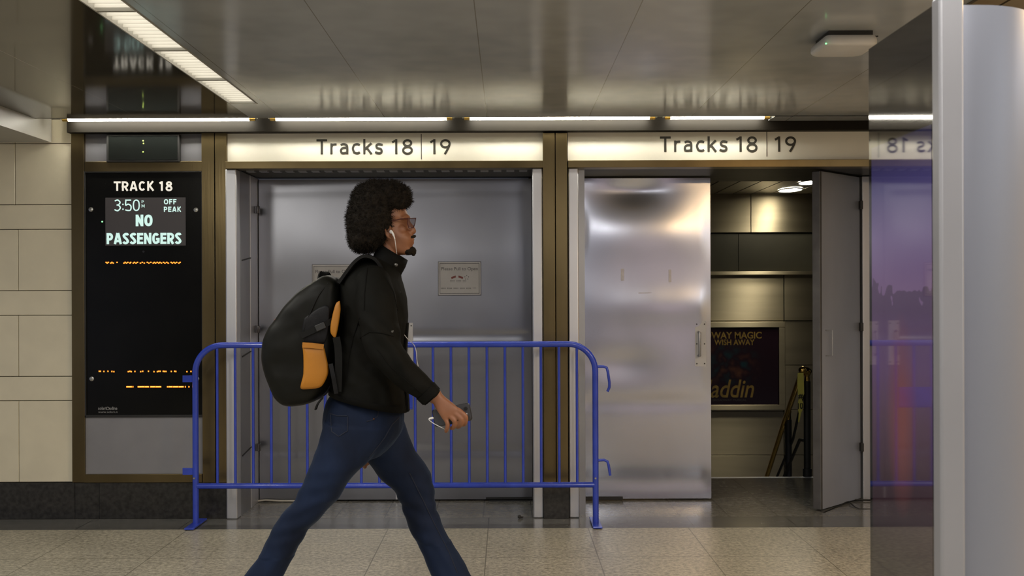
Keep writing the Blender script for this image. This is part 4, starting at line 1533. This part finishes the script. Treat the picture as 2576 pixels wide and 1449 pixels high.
# --- body -----------------------------------------------------------------
YN, YFAR = 3.90, 4.11         # near (right) and far (left) leg
body = MB()
head = [((975, 486), (980, 486), .012), ((945, 491), (1003, 492), .042), ((928, 502), (1012, 505), .062), ((917, 519), (1018, 520), .072),
        ((912, 534), (1024, 534), .076), ((911, 547), (1028, 547), .077), ((912, 554), (1026, 555), .0755), ((915, 564), (1025, 565), .0745),
        ((920, 575), (1026, 575), .0735), ((928, 585), (1031, 585), .071), ((936, 593), (1037, 592), .0675), ((944, 601), (1041, 600), .0645),
        ((951, 608), (1041, 608), .061), ((957, 615), (1039, 615), .0575), ((963, 623), (1037, 623), .053), ((970, 631), (1040, 630), .046), ((978, 637), (1037, 637), .037), ((990, 641), (1028, 641), .022)]
rings = []
for pb, pf, hy in head:
    B, Fv = P(*pb, YC), P(*pf, YC)
    c, A = (B + Fv) / 2, (Fv - B) / 2
    rg = []
    for k in range(36):
        a = 2 * PI * k / 36
        ca, sa = math.cos(a), math.sin(a)
        w = hy * spow(sa, 0.92)
        if ca > 0:                       # face narrows towards the front
            w *= 1 - 0.10 * ca
        rg.append(c + A * spow(ca, 0.92) + Vector((0, w, 0)))
    rings.append(rg)
body.loft(dense(rings, 2))
# nose
body.tube([P(1024, 552, YC), P(1028, 563, YC), P(1034, 574, YC), P(1039, 581, YC)], [0.009, 0.0115, 0.0145, 0.0135], 12, round_ends=True)
for s in (-1, 1):
    body.ell(P(1033, 584, YC) + Vector((0, s * 0.0125, 0)), 0.011, 0.0075, 0.0075, 12, 8)
    body.ell(P(1031, 591, YC) + Vector((0, s * 0.006, 0)), 0.014, 0.014, 0.010, 12, 8)
    body.ell(P(1008, 580, YC) + Vector((0, s * 0.042, 0)), 0.028, 0.018, 0.022, 14, 10)      # cheekbone
body.tube([P(1012, 549, YC - 0.05), P(1024, 545, YC - 0.025), P(1028, 547, YC), P(1024, 545, YC + 0.025), P(1012, 549, YC + 0.05)], [0.008, 0.010, 0.008, 0.010, 0.008], 10, round_ends=True)
body.tube([P(1026, 603, YC - 0.026), P(1039, 602, YC), P(1026, 603, YC + 0.026)], [0.004, 0.0075, 0.004], 10, round_ends=True)
body.tube([P(1026, 609, YC - 0.024), P(1038, 611, YC), P(1026, 609, YC + 0.024)], [0.004, 0.008, 0.004], 10, round_ends=True)
# ears
for s in (-1, 1):
    ye = YC + s * 0.0735
    body.tube(crom([P(984, 578, ye), P(980, 569, ye + s * .008), P(973, 569, ye + s * .014), P(969, 577, ye + s * .016), P(971, 588, ye + s * .013), P(977, 597, ye + s * .009), P(983, 600, ye + s * .004)], 3), 0.0048, 8, round_ends=True)
    body.ell(P(978, 584, ye + s * 0.004), 0.011, 0.007, 0.020, 12, 8)
# neck, inner torso
body.loft(dense([ring2((950, 585), (1000, 610), YC, .052), ring2((958, 622), (1003, 640), YC, .054), ring2((956, 655), (998, 668), YC, .054), ring2((905, 705), (990, 710), YC, .13),
                 ring2((885, 740), (1000, 745), YC, .165), ring2((878, 850), (1000, 850), YC, .15), ring2((860, 950), (995, 960), YC, .14), ring2((835, 1040), (1000, 1045), YC, .145), ring2((835, 1110), (985, 1110), YC, .14)], 2))


def limb(pts, rad):
    body.tube(crom(pts, 3), [r[0].x for r in dense([[Vector((q, 0, 0))] for q in rad], 3)], 14, round_ends=True)


limb([P(938, 728, 3.86), P(955, 800, 3.80), P(968, 885, 3.775), P(1030, 950, 3.772), P(1095, 1000, 3.776)], [.05, .048, .040, .038, .026])
limb([P(935, 728, 4.14), P(915, 800, 4.22), P(905, 890, 4.25), P(905, 980, 4.26), P(908, 1062, 4.26)], [.05, .048, .040, .036, .026])
limb([P(890, 1080, YN), P(835, 1180, YN), P(770, 1275, YN), P(727, 1338, YN), P(665, 1445, YN), P(605, 1560, YN)], [.07, .066, .05, .042, .036, .034])
limb([P(945, 1075, YFAR), P(1000, 1170, YFAR), P(1052, 1262, YFAR), P(1073, 1330, YFAR), P(1135, 1455, YFAR), P(1178, 1550, YFAR)], [.07, .066, .05, .042, .036, .034])
body.tube([P(590, 1555, YN), P(618, 1615, YN), P(645, 1632, YN)], [.03, .035, .026], 12, round_ends=True)
body.tube([P(1175, 1560, YFAR), P(1215, 1565, YFAR), P(1270, 1550, YFAR)], [.036, .035, .026], 12, round_ends=True)

# near hand: palm, four curled fingers, thumb behind the phone
body.loft(dense([ring2((1083, 1000), (1108, 982), 3.776, .024, 24, 2.2), ring2((1088, 1012), (1114, 993), 3.774, .022, 24, 2.2), ring2((1097, 1029), (1132, 1008), 3.766, .018, 24, 2.4), ring2((1107, 1045), (1149, 1022), 3.759, .0155, 24, 2.6), ring2((1114, 1056), (1161, 1035), 3.756, .012, 24, 2.6)], 3))
Yk = 3.754


def finger(a, b, c, d, r):
    body.tube(crom([a, b, c, d], 4), [r * (1.05 - 0.02 * k) for k in range(13)], 12, round_ends=True)


finger(P(1153, 1032, Yk + .002), P(1171, 1048, Yk - .004), P(1170, 1064, Yk + .008), P(1165, 1069, Yk + .032), .0102)
finger(P(1142, 1038, Yk + .001), P(1160, 1055, Yk - .006), P(1157, 1070, Yk + .006), P(1151, 1074, Yk + .032), .0106)
finger(P(1130, 1044, Yk + .001), P(1144, 1060, Yk - .005), P(1141, 1074, Yk + .006), P(1136, 1077, Yk + .030), .0102)
finger(P(1119, 1050, Yk + .003), P(1126, 1066, Yk - .002), P(1124, 1080, Yk + .005), P(1122, 1085, Yk + .018), .0092)
body.tube(crom([P(1106, 1002, 3.782), P(1126, 1018, 3.803), P(1144, 1036, 3.806), P(1158, 1046, 3.803)], 4), [.013, .013, .013, .0125, .012, .012, .0115, .011, .011, .0105, .0105, .010, .0095], 12, round_ends=True)
# far hand, hanging relaxed with the fingertips between the thighs
Yh = 4.262
body.loft(dense([ring2((895, 1062), (920, 1062), Yh, .021), ring2((888, 1085), (926, 1085), Yh, .017), ring2((886, 1115), (930, 1112), Yh, .014)], 3))
for x0, x1, y1, x2, y2, r in ((892, 889, 1140, 894, 1158, .0085), (903, 902, 1148, 906, 1170, .0095), (914, 915, 1150, 918, 1174, .0098), (925, 926, 1145, 926, 1165, .0095)):
    body.tube(crom([P(x0, 1112, Yh), P(x1, y1, Yh - .004), P(x2, y2, Yh + .002)], 4), r, 12, round_ends=True)
body.tube(crom([P(915, 1072, Yh - .01), P(932, 1095, Yh - .022), P(934, 1118, Yh - .026)], 4), .011, 12, round_ends=True)
bobj = fuse('body', body, 0.0034, 4, SKIN, man)
bobj['label'] = 'brown skinned head, hands and body'

# --- eyes ------------------------------------------------------------------
for s in (-1, 1):
    e_ = MB().ell(P(1011, 562, YC) + Vector((0.0, s * 0.031, 0)), 0.012, 0.012, 0.010, 16, 10).build('eye', EYEM, man)
    MB().ell(P(1011, 562, YC) + Vector((0.0078, s * 0.031, 0)), 0.0048, 0.005, 0.005, 12, 8).build('iris', RUBBER, e_)

# --- hair -------------------------------------------------------------------
hm = MB()
for px, py, rx, rz, ry in ((940, 547, 64, 86, .128), (978, 497, 56, 43, .105), (948, 510, 64, 56, .122), (916, 600, 40, 37, .105), (938, 600, 32, 33, .102), (962, 545, 38, 70, .120), (905, 560, 32, 52, .10)):
    hm.ell(P(px, py, YC), rx * YC / FPX, ry, rz * YC / FPX, 28, 18)


def hair_disp(p):
    return 0.007 * noise.noise(p * 22) + 0.006 * noise.noise(p * 55 + Vector((3, 1, 7))) + 0.004 * noise.noise(p * 130)


hair = fuse('hair', hm, 0.0045, 6, HAIRM, man, hair_disp)
hv = np.empty(len(hair.data.vertices) * 3)
hair.data.vertices.foreach_get('co', hv)
hv = hv.reshape(-1, 3)
hn = np.empty(len(hair.data.vertices) * 3)
hair.data.vertices.foreach_get('normal', hn)
hn = hn.reshape(-1, 3)
rng = random.Random(3)
sm = MB()
for q in rng.sample(range(len(hv)), min(9000, len(hv))):
    base, nrm_ = Vector(hv[q]), Vector(hn[q])
    side = nrm_.orthogonal().normalized()
    side = Matrix.Rotation(rng.uniform(0, 2 * PI), 3, nrm_) @ side
    Ls = rng.uniform(0.006, 0.017)
    w_ = side.cross(nrm_) * 0.0007
    p0_ = base - nrm_ * 0.002
    p1_ = base + nrm_ * Ls * 0.5 + side * Ls * 0.35
    p2_ = base + nrm_ * Ls * 0.9 - side * Ls * 0.15
    sm.add([p0_ - w_, p0_ + w_, p1_ + w_, p1_ - w_, p2_], [(0, 1, 2, 3), (3, 2, 4)])
bm = bmesh.new()
bm.from_mesh(hair.data)
sv = [bm.verts.new(p) for p in sm.v]
for f in sm.f:
    bm.faces.new([sv[i] for i in f])
bm.to_mesh(hair.data)
bm.free()
for p in hair.data.polygons:
    p.use_smooth = True

# --- beard, moustache --------------------------------------------------------
bd_ = MB()
bd_.tube(crom([P(1020, 606, YC - .033), P(1030, 599, YC - .026), P(1041, 595, YC - .008), P(1042, 595, YC + .008), P(1030, 599, YC + .026), P(1020, 606, YC + .033)], 3), [.003] + [.0045] * 2 + [.0062] * 10 + [.0045] * 2 + [.003], 8, round_ends=True)
bd_.ell(P(1035.5, 630.5, YC), 0.0185, 0.032, 0.0165, 18, 12)
bd_.ell(P(1040, 636, YC), 0.0105, 0.020, 0.0125, 16, 10)
bd_.ell(P(1027, 633, YC), 0.020, 0.042, 0.0145, 16, 10)
fuse('beard', bd_, 0.0026, 3, HAIRM, man, lambda p: 0.0022 * noise.noise(p * 160))

# --- glasses -------------------------------------------------------------------
gl = MB()
LENSM = M('tinted_lens', (0.10, 0.055, 0.07), 0.08, 0, 0.1, 10, spec=0.8)
LENSM.node_tree.nodes['Principled BSDF'].inputs['Alpha'].default_value = 0.22
for s in (-1, 1):
    yo, yi = YC + s * 0.068, YC + s * 0.012
    quad = [P(1027, 549.5, yo), P(1046, 549, yi), P(1044, 562, yi), P(1040, 573, (yo + yi * 2) / 3), P(1029, 573, yo + s * -.006), P(1025, 563, yo)]
    gl.tube(quad, 0.0019, 8, closed=True)
    gl.tube([P(1027, 550, yo), P(1008, 551, YC + s * 0.078), P(978, 558, YC + s * 0.082)], [.0024, .0022, .0018], 8)
gl.tube([P(1045.5, 551, YC - 0.012), P(1045.5, 551, YC + 0.012)], 0.0022, 8)
go = gl.build('glasses', FRAMEM, man)
for s in (-1, 1):
    yo, yi = YC + s * 0.068, YC + s * 0.012
    quad = [P(1027.5, 550, yo), P(1045.5, 549.5, yi), P(1043.5, 562, yi), P(1039.5, 572.5, (yo + yi * 2) / 3), P(1029.5, 572.5, yo + s * -.006), P(1025.5, 563, yo)]
    MB().prism(quad, (0.0008, 0, 0)).build('lens', LENSM, go, smooth=False)

# --- jacket ---------------------------------------------------------------------
jk = MB()
tor = [((924, 638), (1004, 668), .075), ((899, 655), (1008, 684), .125), ((874, 686), (1008, 700), .178), ((860, 720), (1016, 724), .204), ((860, 762), (1024, 762), .208),
       ((858, 810), (1026, 812), .198), ((853, 860), (1021, 862), .188), ((846, 910), (1017, 914), .182), ((838, 950), (1019, 966), .184), ((832, 975), (1024, 1006), .188), ((830, 987), (1026, 1033), .190)]
jk.loft(dense([ring2(a, b, YC, h, 36, 2.25) for a, b, h in tor], 3))
# near sleeve
jk.tube(crom([P(938, 712, 3.850), P(946, 755, 3.808), P(955, 820, 3.782), P(966, 872, 3.772), P(995, 915, 3.768), P(1035, 952, 3.769), P(1066, 978, 3.772), P(1088, 1001, 3.776)], 3),
        [r[0].x for r in dense([[Vector((q, 0, 0))] for q in (.070, .077, .074, .069, .063, .054, .047, .0435)], 3)], 22, round_ends=False)
jk.ell(P(936, 714, 3.850), .075, .07, .075)
jk.ell(P(936, 714, 4.150), .075, .07, .075)
# far sleeve
jk.tube(crom([P(935, 716, 4.162), P(920, 800, 4.215), P(906, 885, 4.25), P(905, 960, 4.26), P(907, 1048, 4.262)], 3),
        [r[0].x for r in dense([[Vector((q, 0, 0))] for q in (.078, .072, .064, .054, .044)], 3)], 20)
JE = P(966, 885, 3.77)


def jacket_disp(p):
    d = (p - JE).length
    w = math.exp(-(d / 0.16) ** 2)
    t = (p.x * 0.6 - p.z * 0.8)
    f = 0.0055 * math.sin((p.x * 0.75 + p.z * 0.62) * 95 + 2.5 * noise.noise(p * 8)) * w if p.y < 3.9 else 0
    # folds radiating over the side and back of the torso
    f += 0.0045 * (noise.noise(Vector((p.x * 9 + p.z * 5, p.y * 4, p.z * 5 - p.x * 3)))) + 0.0022 * noise.noise(p * 26)
    if p.z < P(900, 960, YC).z:
        f += 0.0022 * math.sin(p.x * 60 + p.y * 50)
    return f


fuse('jacket', jk, 0.0058, 5, JACK, man, jacket_disp)
jroot = [o for o in man.children if o.name.startswith('jacket')][0]
# stand-up collar
col = MB()
co_b = ring2((938, 648), (1009, 692), YC, .080, 40, 2.0)
co_m = ring2((945, 628), (1020, 672), YC, .076, 40, 2.0)
co_t = ring2((955, 612), (1026, 655), YC, .071, 40, 2.0)
ci_t = ring2((960, 614), (1021, 655), YC, .065, 40, 2.0)
ci_b = ring2((950, 640), (1006, 676), YC, .066, 40, 2.0)
col.loft([co_b, co_m, co_t, ci_t, ci_b], caps=False)
col.build('collar', JACKT, jroot, angle=180)
c = P(996.6, 666.5, 3.9215)
MB().tube([c, c + Vector((0, -0.004, 0)), c + Vector((0, -0.0055, 0))], [.0070, .0064, .003], 16).build('snap_button', SNAPM, jroot)
c = P(987, 834, 3.700)
MB().tube([c, c + Vector((0, -0.004, 0))], [.0050, .004], 14).build('snap_button', SNAPM, jroot)
c = P(1021, 1028, 3.985)
MB().tube([c, c + Vector((0.0, -0.006, 0))], [.0065, .005], 14).build('snap_button', SNAPM, jroot)
# front placket and hem band
MB().ribbon([P(1025, 812, 3.985), P(1022, 862, 3.985), P(1019, 914, 3.985), P(1022, 966, 3.985), P(1026, 1006, 3.985), P(1027, 1034, 3.985)], (0, 1, 0), 0.026, 0.004).build('front_placket', JACKT, jroot)
hb0 = [p + (p - P(928, 1000, YC)) * 0.0 for p in ring2((829.5, 976), (1026.5, 1017), YC, .1925, 44, 2.25)]
hb1 = ring2((829, 988), (1027, 1035), YC, .194, 44, 2.25)
hb2 = ring2((836, 990), (1020, 1034), YC, .182, 44, 2.25)
MB().loft([hb0, hb1, hb2], caps=False).build('hem_band', JACKT, jroot, angle=180)
# cuff of the near sleeve
ax = (P(1088, 1001, 3.776) - P(1066, 978, 3.772)).normalized()
cc = P(1086, 999, 3.776)
MB().tube([cc - ax * 0.035, cc - ax * 0.002, cc + ax * 0.004, cc - ax * 0.01], [.0465, .0452, .0405, .036], 24, caps=False).build('cuff', JACKT, jroot)

# --- jeans -----------------------------------------------------------------------
jn = MB()
Ypv = YC
jn.loft(dense([ring2((838, 985), (1018, 1010), Ypv, .155, 32), ring2((818, 1015), (1017, 1032), Ypv, .170, 32), ring2((812, 1050), (1016, 1055), Ypv, .178, 32), ring2((812, 1080), (1010, 1085), Ypv, .180, 32), ring2((815, 1115), (985, 1120), Ypv, .165, 32), ring2((850, 1145), (955, 1148), Ypv, .12, 32)], 3))
near = [((813, 1062), (985, 1078), .098), ((804, 1108), (955, 1125), .102), ((790, 1150), (924, 1163), .100), ((769, 1199), (889, 1194), .094), ((740, 1257), (852, 1252), .086), ((706, 1296), (808, 1299), .078),
        ((683, 1336), (772, 1340), .073), ((657, 1389), (741, 1391), .076), ((613, 1447), (714, 1449), .084), ((573, 1505), (694, 1520), .092), ((548, 1545), (672, 1572), .096)]
far = [((850, 1062), (1014, 1052), .098), ((885, 1115), (1029, 1097), .102), ((922, 1156), (1046, 1138), .100), ((957, 1204), (1077, 1179), .094), ((990, 1232), (1091, 1224), .086), ((1008, 1266), (1095, 1256), .079),
       ((1017, 1292), (1099, 1285), .076), ((1030, 1331), (1115, 1326), .075), ((1057, 1379), (1139, 1371), .078), ((1075, 1420), (1167, 1416), .085), ((1090, 1455), (1182, 1450), .089), ((1118, 1520), (1222, 1508), .095), ((1130, 1556), (1240, 1546), .098)]
jn.loft(dense([ring2(a, b, YN + 0.015 * max(0, 1 - i / 3), h, 30, 2.15) for i, (a, b, h) in enumerate(near)], 3))
jn.loft(dense([ring2(a, b, YFAR - 0.02 * max(0, 1 - i / 3), h, 30, 2.15) for i, (a, b, h) in enumerate(far)], 3))
KN, KF = P(770, 1280, YN), P(1050, 1262, YFAR)


def jeans_disp(p):
    f = 0.0035 * noise.noise(Vector((p.x * 6, p.y * 6, p.z * 6))) + 0.002 * noise.noise(p * 20)
    for K, sx_ in ((KN, 0.5), (KF, -0.45)):
        if (p.y < 4.0) == (K is KN):
            w = math.exp(-((p - K).length / 0.17) ** 2)
            f += 0.0028 * w * math.sin((p.z * 0.85 + p.x * sx_ * -0.5) * 120 + 3 * noise.noise(p * 9))
    if p.z < P(700, 1380, YC).z:      # long folds in the flare
        f += 0.0028 * math.sin((p.x + p.z * (-0.75 if p.y < 4 else 0.62)) * 70 + p.y * 40)
    return f


jeans = fuse('jeans', jn, 0.0055, 4, DENIM, man, jeans_disp)
# seams, pocket, belt loops
SEAM = M('denim_seam', (0.0055, 0.010, 0.026), 0.8, 0, 0.2, 40)
from mathutils.bvhtree import BVHTree
EYE = Vector((0, 0, CAMH))


def drape(ob, pts, off=0.0015, step=6):
    """lay a line of picture points onto the visible surface of ob"""
    org = ORG[ob.name]
    bv = BVHTree.FromPolygons([v.co + org for v in ob.data.vertices], [tuple(p.vertices) for p in ob.data.polygons])
    out = []
    for i in range(len(pts) - 1):
        for k in range(step if i < len(pts) - 2 else step + 1):
            t = k / step
            q = P(pts[i][0] + (pts[i + 1][0] - pts[i][0]) * t, pts[i][1] + (pts[i + 1][1] - pts[i][1]) * t, 4.0)
            d = (q - EYE).normalized()
            h = bv.ray_cast(EYE, d)
            if h[0] is not None:
                out.append(h[0] - d * off)
    return out


def seam(name, ob, pts, r, mat, off=0.0008):
    o = drape(ob, pts, off)
    if len(o) > 2:
        return MB().tube(o, r, 6).build(name, mat, ob)


seam('seam', jeans, [(945, 1012), (952, 1030), (950, 1046), (938, 1056), (922, 1060)], 0.0022, SEAM)
seam('seam', jeans, [(1004, 1050), (986, 1068), (968, 1100), (948, 1126), (927, 1152)], 0.0025, SEAM)
seam('seam', jeans, [(1030, 1190), (1046, 1222), (1066, 1262), (1084, 1300), (1104, 1340), (1130, 1390), (1150, 1440)], 0.0022, SEAM)
seam('seam', jeans, [(830, 1040), (848, 1046), (874, 1046)], 0.0022, SEAM)
seam('seam', jeans, [(832, 1042), (834, 1085), (852, 1098), (874, 1084), (875, 1047)], 0.0020, SEAM)
for px, py in ((901, 1009), (940, 1054)):
    o_ = drape(jeans, [(px, py), (px + 1, py)], 0.001, 1)
    if o_:
        MB().ell(o_[0], 0.0042, 0.003, 0.0042, 10, 6).build('rivet', M('copper_rivet', (0.10, 0.05, 0.03), 0.4, 0.8, 0.1, 30), jeans)
jkt = jroot
seam('seam', jkt, [(925, 668), (921, 700), (917, 740), (916, 780)], 0.0022, JACKT)
seam('seam', jkt, [(968, 692), (990, 735), (1000, 780)], 0.0020, JACKT)
seam('seam', jkt, [(905, 850), (930, 835), (960, 838), (990, 846)], 0.0020, JACKT)
seam('seam', jkt, [(950, 880), (985, 925), (1025, 960), (1062, 990)], 0.0018, JACKT)
seam('seam', jkt, [(905, 800), (888, 850), (876, 910), (872, 960)], 0.0025, JACKT)
# --- shoes -----------------------------------------------------------------------
sh = MB()
sh.loft(dense([ring2((570, 1562), (612, 1540), YN, .034), ring2((580, 1592), (628, 1556), YN, .040), ring2((604, 1622), (645, 1585), YN, .046), ring2((632, 1639), (662, 1608), YN, .046), ring2((660, 1639), (678, 1618), YN, .036)], 3))
shn = sh.build('shoe', SHOEM, man)
zmin = min((shn.matrix_world @ v.co).z for v in shn.data.vertices) + ORG[man.name].z
sh = MB()
sh.loft(dense([ring2((1158, 1588), (1192, 1520), YFAR, .036), ring2((1178, 1597), (1215, 1525), YFAR, .042), ring2((1215, 1594), (1238, 1545), YFAR, .045), ring2((1262, 1582), (1272, 1546), YFAR, .045), ring2((1292, 1566), (1296, 1548), YFAR, .032)], 3))
sh.build('shoe', SHOEM, man)

# --- backpack ---------------------------------------------------------------------
bp_ = thing('backpack', P(770, 1018, YC), 'black rounded backpack with orange side pocket worn by the walking man', 'backpack')
prof = [(830, 694), (808, 704), (771, 727), (737, 761), (707, 797), (688, 824), (678, 856), (675, 892), (683, 942), (698, 982), (721, 1012), (748, 1019), (786, 1013), (812, 996), (832, 968), (846, 930), (854, 880), (860, 820), (864, 760), (862, 715), (850, 698)]
pr = crom(prof + [prof[0]], 1)
pts2 = [Vector((x, y, 0)) for x, y in prof]
N_ = len(pts2)
sm2 = []
for i in range(N_):
    a, b, c, d = pts2[i - 1], pts2[i], pts2[(i + 1) % N_], pts2[(i + 2) % N_]
    for s in range(3):
        t = s / 3
        sm2.append(0.5 * ((2 * b) + (c - a) * t + (2 * a - 5 * b + 4 * c - d) * t * t + (3 * b - a - 3 * c + d) * t ** 3))
cen = Vector((772, 868, 0))
lv_ = []
for yo, s in ((-.178, .50), (-.176, .72), (-.168, .86), (-.152, .94), (-.12, .985), (-.06, 1.0), (0, 1.0), (.06, 1.0), (.12, .985), (.152, .94), (.168, .86), (.176, .72), (.178, .5)):
    sc_ = (YC - 0.12 if yo < 0 else YC) / YC
    lv_.append([P(cen.x + (p.x - cen.x) * s, cen.y + (p.y - cen.y) * s, YC) * 1.0 + Vector((0, yo, 0)) for p in sm2])
pk = MB().loft(lv_)


def pack_disp(p):
    return 0.006 * noise.noise(p * 7) + 0.003 * noise.noise(p * 18)


fuse('main_compartment', pk, 0.007, 4, PACK, bp_, pack_disp)
YS = YC - 0.176      # side face
def side(px, py, dy=0.0):
    return P(px, py, YS + dy)


def patch(poly, y0, thick, inset):
    """padded patch on the pack's side: outer ring, raised inner ring"""
    pts = crom([Vector((x, y, 0)) for x, y in poly] + [Vector((*poly[0], 0))], 3)[:-1]
    cx = sum(p.x for p in pts) / len(pts)
    cy = sum(p.y for p in pts) / len(pts)
    rings = []
    for s, dy in ((1.0, 0.02), (1.0, -thick * 0.4), (1 - inset * 0.5, -thick * 0.8), (1 - inset, -thick), (0.6, -thick * 1.15), (0.25, -thick * 1.2)):
        rings.append([P(cx + (p.x - cx) * s, cy + (p.y - cy) * s, y0 + dy) for p in pts])
    return MB().loft(rings)


pc_ = patch([(760, 868), (772, 866), (800, 869), (814, 872), (820, 894), (826, 925), (824, 945), (812, 968), (800, 976), (776, 979), (757, 978), (758, 962), (763, 940), (763, 894)], YS - 0.004, 0.014, 0.12)
pck = pc_.build('side_pocket', ORANGE, bp_, angle=180)
MB().ribbon([side(761, 868, -.021), side(785, 869, -.024), side(814, 873, -.020)], (0, 0, 1), 0.010, 0.002).build('pocket_hem', ORANGE, pck)
tr_ = patch([(855, 757), (846, 762), (839, 782), (833, 810), (831, 828), (833, 840), (843, 850), (848, 836), (853, 810), (857, 778)], 3.808, 0.010, 0.2)
tr_.build('strap_trim', ORANGE, bp_, angle=180)
MB().tube(crom([P(694, 803, YC - .13), P(684, 824, YC - .13), P(678, 852, YC - .13), P(677, 885, YC - .13)], 4), 0.004, 8).build('piping', M('orange_piping', (0.30, 0.075, 0.03), 0.6), bp_)
# mesh panel between pocket and top, compression strap with buckle
pm = patch([(766, 800), (800, 775), (826, 770), (828, 810), (822, 850), (810, 864), (768, 862), (760, 830)], YS - 0.001, 0.006, 0.15)
pm.build('side_mesh', PACKG, bp_, angle=180)
MB().ribbon(crom([side(757, 845, -.012), side(790, 830, -.016), side(826, 812, -.008), P(848, 800, 3.83)], 4), (0, 0, 1), 0.011, 0.0018).build('compression_strap', STRAPM, bp_)
MB().obox(side(806, 822, -.020), (0.018, 0, 0.008), (0, 0.004, 0), (-0.005, 0, 0.011)).build('strap_buckle', BLACKM, bp_, bevel=0.002)
MB().tube(crom([side(826, 712, .02), side(800, 745, .0), side(775, 800, -.004), side(760, 845, -.006)], 5), 0.003, 6).build('zipper', STRAPM, bp_)
MB().tube(crom([side(745, 770, .01), side(720, 815, .006), side(707, 880, .006), side(712, 950, .01), side(735, 995, .02)], 5), 0.0035, 6).build('zipper', STRAPM, bp_)
# top handle
MB().ribbon(crom([P(806, 706, YC - .03), P(809, 692, YC - .022), P(817, 688, YC), P(823, 692, YC + .02), P(830, 702, YC + .03)], 4), (0.6, 0.8, 0), 0.014, 0.004).build('top_handle', STRAPM, bp_)
# shoulder straps
for s in (-1, 1):
    ys = 0.118 * s
    top = crom([P(855, 712, YC + ys * 1.05), P(876, 682, YC + ys * 1.05), P(896, 658, YC + ys), P(918, 645, YC + ys), P(944, 652, YC + ys * .97), P(962, 676, YC + ys * .9), P(970, 706, YC + ys * .75)], 4)
    MB().ribbon(top, (0, 1, 0), 0.032, 0.006).build('shoulder_strap', STRAPM, bp_)
low = crom([P(846, 848, 3.805), P(851, 880, 3.81), P(852, 930, 3.815), P(850, 985, 3.82)], 4)
MB().ribbon(low, (1, 0, 0), 0.014, 0.003).build('lower_strap', STRAPM, bp_)
MB().ribbon(crom([P(832, 915, 3.802), P(838, 945, 3.800), P(846, 990, 3.81)], 4), (1, 0, 0.2), 0.008, 0.002).build('lower_strap', PACKG, bp_)
MB().ribbon(crom([P(812, 1000, 3.86), P(800, 1015, 3.85), P(794, 1030, 3.85)], 4), (0, 1, 0), 0.012, 0.003).build('loose_strap_end', STRAPM, bp_)

# --- phone ------------------------------------------------------------------------
YPH = 3.783
TL, TR, BR, BL = P(1085, 1031, YPH), P(1180, 1012, YPH), P(1190.5, 1057, YPH), P(1095, 1074, YPH)
pcen = (TL + TR + BR + BL) / 4
u_ = ((TR - TL) + (BR - BL)).normalized()
v_ = Vector((u_.z, 0, -u_.x)) * -1
hl, hw = ((TR - TL).length + (BR - BL).length) / 4, ((TL - BL).length + (TR - BR).length) / 4
rcn = 0.011
outl = []
for qx, qy, a0 in ((1, 1, 0), (-1, 1, 90), (-1, -1, 180), (1, -1, 270)):
    for k in range(7):
        a = math.radians(a0 + k * 15)
        outl.append((qx * (hl - rcn) + rcn * math.cos(a), qy * (hw - rcn) + rcn * math.sin(a)))
ph = thing('phone', pcen, 'dark grey smartphone held in the right hand of the walking man', 'phone')
def phl(s, dy):
    return [pcen + u_ * (x - math.copysign(s, x)) + v_ * (y - math.copysign(s, y)) + Vector((0, dy, 0)) for x, y in outl]
MB().loft([phl(.0015, -.0042), phl(0, -.003), phl(0, .003), phl(.0015, .0042)]).build('case', PHONEB, ph, angle=50)
MB().loft([phl(.0030, -.0046), phl(.0026, -.004)]).build('back_cover', PHONEM, ph, angle=30)
cm = pcen + u_ * (hl - .018) + v_ * (hw - .020)
cmo = MB().cyl(cm + Vector((0, -.0065, 0)), cm + Vector((0, -.004, 0)), 0.007, 18).build('camera', PHONEB, ph)
c2 = cm - v_ * 0.020
MB().cyl(c2 + Vector((0, -.0052, 0)), c2 + Vector((0, -.0044, 0)), 0.0028, 12).build('flash', PAPERW, ph)

# --- earphones ---------------------------------------------------------------------
EARW = M('white_earphone_plastic', (0.78, 0.76, 0.74), 0.35, 0, 0.03, 20)
ep = thing('earphones', P(996, 625, 3.93), 'white wired earphones running from the ear to the phone', 'earphones')
ye = YC - 0.086
MB().ell(P(983.5, 583, ye), 0.0068, 0.006, 0.0075, 14, 10).tube(crom([P(985, 583, ye - .003), P(989, 589, ye - .004), P(993, 600, ye - .003)], 4), [.0048] * 3 + [.004] * 3 + [.0026] * 3, 10, round_ends=True).build('earbud', EARW, ep)
MB().tube(crom([P(993, 599, ye - .003), P(994.5, 610, ye), P(996.5, 626, YC - .072), P(998, 650, YC - .040), P(990, 700, YC - .03), P(995, 800, YC - .03), P(1020, 846, YC - .05), P(1040, 866, YC - .07), P(1047, 885, YC - .09), P(1049, 908, YC - .11), P(1060, 950, 3.862), P(1085, 1000, 3.842), P(1118, 1045, 3.826), P(1128, 1070, 3.806), P(1121, 1080, 3.786), P(1112, 1076, YPH - .014), P(1094, 1067, YPH - .010), P(1081, 1058, YPH - .004), P(1079, 1053, YPH), P(1083, 1051, YPH)], 5), 0.0014, 6).build('cable', EARW, ep)
pe0 = P(1081, 1053, YPH)
MB().tube([pe0, pe0 + u_ * 0.006, pe0 + u_ * 0.016], [.0035, .0045, .0045], 12, round_ends=True).build('plug', EARW, ep)
